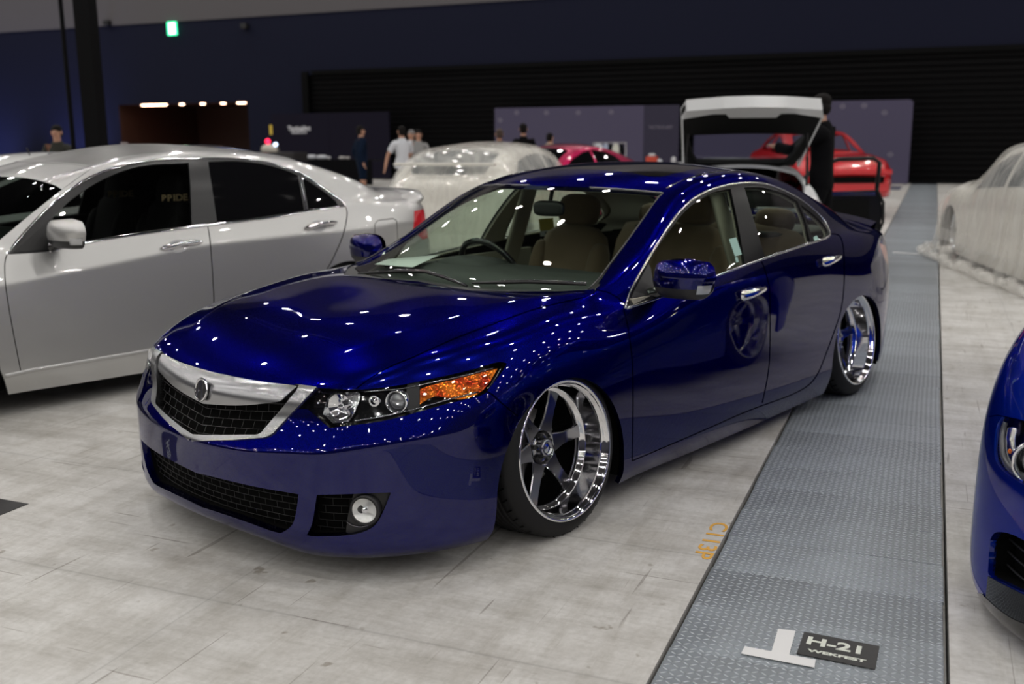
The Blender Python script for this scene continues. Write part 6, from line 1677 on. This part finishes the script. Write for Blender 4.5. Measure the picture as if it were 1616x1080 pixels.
# ------------------------------------------------------------------ display boards, tables, goods
def hallempty(name,x,y,z,label,cat,rz=0):
    e=empty(name); e.matrix_world=HM@Matrix.Translation((x,y,z))@Matrix.Rotation(rz,4,'Z'); return tag(e,label,cat)
def rounded(y0,y1,z0,z1,r,n=6):
    P=[]
    for cy,cz,a0 in ((y1-r,z1-r,0),(y0+r,z1-r,90)):
        for k in range(n+1): a=R(a0+90*k/n); P.append((cy+r*math.cos(a),cz+r*math.sin(a)))
    return P+[(y0,z0),(y1,z0)]
YZ=Matrix(((0,0,1,0),(1,0,0,0),(0,1,0,0),(0,0,0,1)))     # polygon (y,z) extruded along x
PURP=mat('purple_grey_board',(.066,.056,.110),.65); PURPD=mat('dark_purple_board',(.020,.016,.042),.65); DKB=mat('dark_board',(.0095,.008,.0185),.7,spec=.12); LOGO=mat('board_print',(.22,.20,.26),.6); LOGOW=mat('board_print_white',(.75,.75,.80),.6,emit=(.8,.8,.9),es=.0)
XB=30.3
def board(y0,y1,h,m,label,splits=(),prints=(),r=.12,x=XB):
    e=hallempty('display_board',x,(y0+y1)/2,0,label,'display board'); c=(y0+y1)/2
    ys=[y0]+list(splits)+[y1]
    for i,(a,b) in enumerate(zip(ys,ys[1:])):
        mb=MB(); mb.prism(rounded(a-c+.004,b-c-.004,0.04,h,r if len(ys)==2 else .03),-.04,.04,YZ); mb.build('board_panel',m[i] if isinstance(m,list) else m,e)
    MB().box((-.1,0,.02),(.5,y1-y0-.3,.04)).build('board_foot',STEEL,e)
    return e
def wy(px,x=XB): return wallpt(px,x)
# frame coordinates: text faces the camera (-hall x), reading towards -hall y
def wall_text(e,txt,size,y,z,m,x=-.045,sx=1,bold=0):
    Mx=Matrix(((0,0,-1,x),(-1,0,0,y),(0,1,0,z),(0,0,0,1))); return text_mesh(txt,size,m,Mx,e,'board_lettering',sx=sx,font_bold=bold,extrude=.002)
a=wy((781,167))[1]; b=wy((1073,167))[1]; s_=wy((1017,167))[1]
e=board(b,a,2.50,[PURPD,PURP],'long purple-grey display board left of the raised tailgate, darker at its right end',(s_,)); c=(a+b)/2
for px,py in ((816,178),(863,178),(913,178),(965,177),(790,190)):
    q=wy((px,py)); mb=MB(); mb.lathe([(.05,0),(.075,0)],12,M_=Matrix.Translation((-.045,q[1]-c,q[2]))@Matrix.Rotation(R(90),4,'Y')); mb.tube([(-.045,q[1]-c-.09,q[2]),(-.045,q[1]-c+.09,q[2])],.008,6); mb.build('board_emblem',LOGO,e)
q=wy((1043,201)); wall_text(e,'TACTICALART',.13,q[1]-c,q[2],LOGO,sx=.95)
a=wy((1097,160))[1]; b=wy((1442,158))[1]
e=board(b,a,2.52,PURP,'purple-grey display board with rounded corner behind the red car body'); c=(a+b)/2
for px,py in ((1330,168),(1364,167),(1396,178),(1405,244)):
    q=wy((px,py)); mb=MB(); mb.lathe([(.05,0),(.075,0)],12,M_=Matrix.Translation((-.045,q[1]-c,q[2]))@Matrix.Rotation(R(90),4,'Y')); mb.tube([(-.045,q[1]-c-.09,q[2]),(-.045,q[1]-c+.09,q[2])],.008,6); mb.build('board_emblem',LOGO,e)
o=hall_mesh('floor_mat',[(29.6,.95,.006),(29.6,4.0,.006),(27.2,4.0,.006),(27.2,.95,.006)],[(0,1,2,3)],mat('grey_mat',(.10,.10,.14),.8),None); tag(o,'dark grey mat on the floor before the right purple board','floor mat')
a=wy((428,180))[1]; b=wy((614,177))[1]; s_=wy((519,178))[1]
e=board(b,a,2.45,DKB,'dark display board with small white lettering left of the shutter',(s_,),r=.03); c=(a+b)/2
q=wy((473,203)); wall_text(e,'TacticalArt',.24,q[1]-c,q[2],LOGOW,sx=.92,bold=.008); q=wy((473,209.5)); wall_text(e,'PRODUCTS',.10,q[1]-c,q[2],LOGOW,sx=1.3,bold=.004)
q=wy((427.5,205),29.9); o=MB().box((0,0,0),(.05,.09,.36)).build('yellow_bar',mat('yellow_bar',(.55,.40,.04),.6,emit=(.9,.6,.1),es=.15)); o.matrix_world=HM@Matrix.Translation((29.9,q[1],q[2])); tag(o,'narrow yellow marker on the left edge of the dark display board','marker')
# table with a black cloth in front of the dark board
q0=wallpt((452,252),26.5); q1=wallpt((596,252),26.5); yc=(q0[1]+q1[1])/2; W_=abs(q0[1]-q1[1])
e=hallempty('draped_table',26.5,yc,0,'long table under a black cloth before the dark display board','table')
MB().box((0,0,.80),(.7,W_,.03)).build('table_top',BLACK,e)
mb=MB(); n_=80; P=[]
for k in range(2):
    for i in range(n_+1): P.append((-.36-.02*math.sin(i*1.3)*(k),-W_/2+W_*i/n_,.82-.80*k))
mb.add(P,[(i,i+1,n_+2+i,n_+1+i) for i in range(n_)],0,True); mb.box((0,0,.823),(.72,W_+.01,.008)); mb.build('table_cloth',BLKC,e)
def ontable(name,px,m,size,label,cat,x=26.45,top=.83,kind='soft',zt=None):
    q=wallpt((px,250),x); o=(MB().soft((0,0,size[2]/2),size,e=3.0) if kind=='soft' else MB().box((0,0,size[2]/2),size,bev=.015)).build(name,m); o.matrix_world=HM@Matrix.Translation((x,q[1],zt if zt is not None else top)); return tag(o,label,cat)
GR=mat('pale_goods',(.45,.43,.42),.5)
ontable('white_bag',492,WHT,(.25,.30,.15),'white bag on the black table, second lump from the left','bag')
ontable('white_bag',508,WHT,(.25,.36,.14),'larger white bag on the black table, third lump from the left','bag')
ontable('beige_pouch',481,GR,(.2,.18,.13),'dull pink pouch at the left end of the black table','pouch')
ontable('white_cup',519,mat('cup_white',(.6,.6,.62),.4),(.10,.12,.10),'small pale cup right of the white bags on the black table','cup')
ontable('small_box',540,GR,(.2,.22,.10),'small pale box on the black table beside the person in shorts','box')
ontable('small_box',549,GR,(.2,.12,.09),'smaller pale box at the right end of the black table','box')
# counter with tools near the recess
q=wallpt((196,222),24.0)
e=hallempty('wall_counter',24.0,(wallpt((190,222),24)[1]+wallpt((350,222),24)[1])/2,0,'low dark counter in front of the recess behind the silver sedan','counter')
MB().box((0,0,.55),(.8,10.0,1.1),bev=.02).build('counter_body',mat('counter_dark',(.010,.008,.009),.6),e)
def oncounter(name,px,m,size,label,cat): return ontable(name,px,m,size,label,cat,x=23.9,top=1.10,kind='box')
oncounter('picture_stand',198,mat('pale_print',(.30,.26,.26),.5),(.06,.30,.32),'upright grey print on the counter at the left of the recess','print')
oncounter('green_light',219,glow('green_glow',(.05,.8,.2),1.2),(.06,.10,.10),'small green light on the counter in front of the recess','light')
oncounter('red_light',239,glow('red_glow',(1,.05,.08),5.0),(.06,.09,.09),'small red light on the counter in front of the recess','light')
oncounter('pink_bottle',286,mat('pink_bottle',(.30,.10,.09),.4),(.07,.09,.20),'small reddish bottle on the counter, left one of two','bottle')
oncounter('pink_bottle',295,mat('pink_bottle'),(.07,.09,.16),'small reddish bottle on the counter, right one of two','bottle')
# helmet-like goods left of the dark board
q=wallpt((428,226),25.0)
e=hallempty('goods_stand',25.0,q[1],0,'low stand with pale rounded goods and a red ball lamp left of the dark board','stand')
MB().box((0,0,.50),(.5,1.0,1.0),bev=.02).build('stand_box',BLACK,e)
MB().soft((0,.05,1.16),(.4,.62,.36),e=2.6).build('pale_case',mat('pale_case',(.62,.58,.50),.5),e)
MB().soft((0,.13,1.43),(.16,.17,.17),e=2.0).build('red_ball',glow('red_ball_glow',(1,.02,.08),3.0),e)
MB().soft((-.05,-.20,1.33),(.12,.13,.12),e=2.0).build('white_lamp',glow('blue_white_glow',(.6,.75,1),4.0),e)
MB().tube([(0,-.22,1.0),(0,-.24,1.30)],.05).build('lamp_post',BLACK,e)
# clothes rail
xr=26.0; ya=wallpt((938,240),xr)[1]; yb=wallpt((986,240),xr)[1]; yc=(ya+yb)/2; w_=abs(ya-yb)
e=hallempty('clothes_rail',xr,yc,0,'clothes rail with shirts before the long purple board','clothes rail')
MB().tube([(0,-w_/2-.03,0.02),(0,-w_/2-.03,1.32),(0,w_/2+.03,1.32),(0,w_/2+.03,.02)],.015).build('rail_frame',STEEL,e)
def garment(y,m,w,l,label,dx=0):
    o=None; mb=MB(); P=[(-w/2,0),(-w/2*1.05,-l),(w/2*1.05,-l),(w/2,0),(w*.62,-.02),(w*.30,.07),(.05,.10),(-.05,.10),(-w*.30,.07),(-w*.62,-.02)]
    P=[(-w*.42,-.16),(-w*.40,-l),(w*.40,-l),(w*.42,-.16),(w*.60,-.26),(w*.68,-.18),(w*.34,.02),(.06,.05),(-.06,.05),(-w*.34,.02),(-w*.68,-.18),(-w*.60,-.26)]
    mb.prism(P,-.04,.04,YZ); o=mb.build('hanging_garment',m,None,bevel=.015); o.matrix_world=HM@Matrix.Translation((xr+dx,yc+y,1.245)); tag(o,label,'garment','garments on the clothes rail')
    h=MB(); h.tube([(0,0,.02),(0,0,.075)],.006); h.build('hanger_hook',STEEL,o)
garment(w_*.34,WHT,.30,.52,'white printed T-shirt at the left of the clothes rail',-.1)
garment(w_*.12,mat('pale_blue_cloth',(.40,.45,.58),.9),.18,.55,'pale blue shirt right of the white T-shirt on the rail',0)
garment(-w_*.03,BLKC,.12,.80,'black garment in the middle of the clothes rail',0)
garment(-w_*.21,mat('cream_cloth',(.62,.62,.55),.9),.20,.85,'long cream coat on the clothes rail right of the black garment',0)
garment(-w_*.40,BLKC,.12,.80,'black garment at the right end of the clothes rail',0)
# small table right of the rail
q=wallpt((1045,250),25.5)
e=hallempty('small_table',25.5,q[1],0,'small dark table before the dark end of the purple board','table')
MB().box((0,0,.72),(.6,1.3,.04),bev=.01).build('table_top',BLACK,e)
for a_ in (-1,1):
    for b_ in (-1,1): MB().tube([(a_*.26,b_*.6,0),(a_*.26,b_*.6,.70)],.02).build('leg',BLACK,e)
ORB=mat('orange_red_box',(.55,.06,.03),.5)
def ont2(*a,**k): return ontable(*a,x=25.4,top=.74,**k)
ont2('orange_box',1029,ORB,(.25,.30,.20),'orange-red box with pale lid on the small dark table','box',kind='box')
ont2('white_tin',1029,mat('cup_white'),(.18,.20,.08),'pale tin on top of the orange-red box','tin',zt=.94)
ont2('white_ball',1041,WHT,(.13,.13,.13),'white ball on the small table right of the orange-red box','ball')
ont2('white_bottle',1063,mat('cup_white'),(.10,.13,.19),'pale bottle at the right end of the small dark table','bottle')
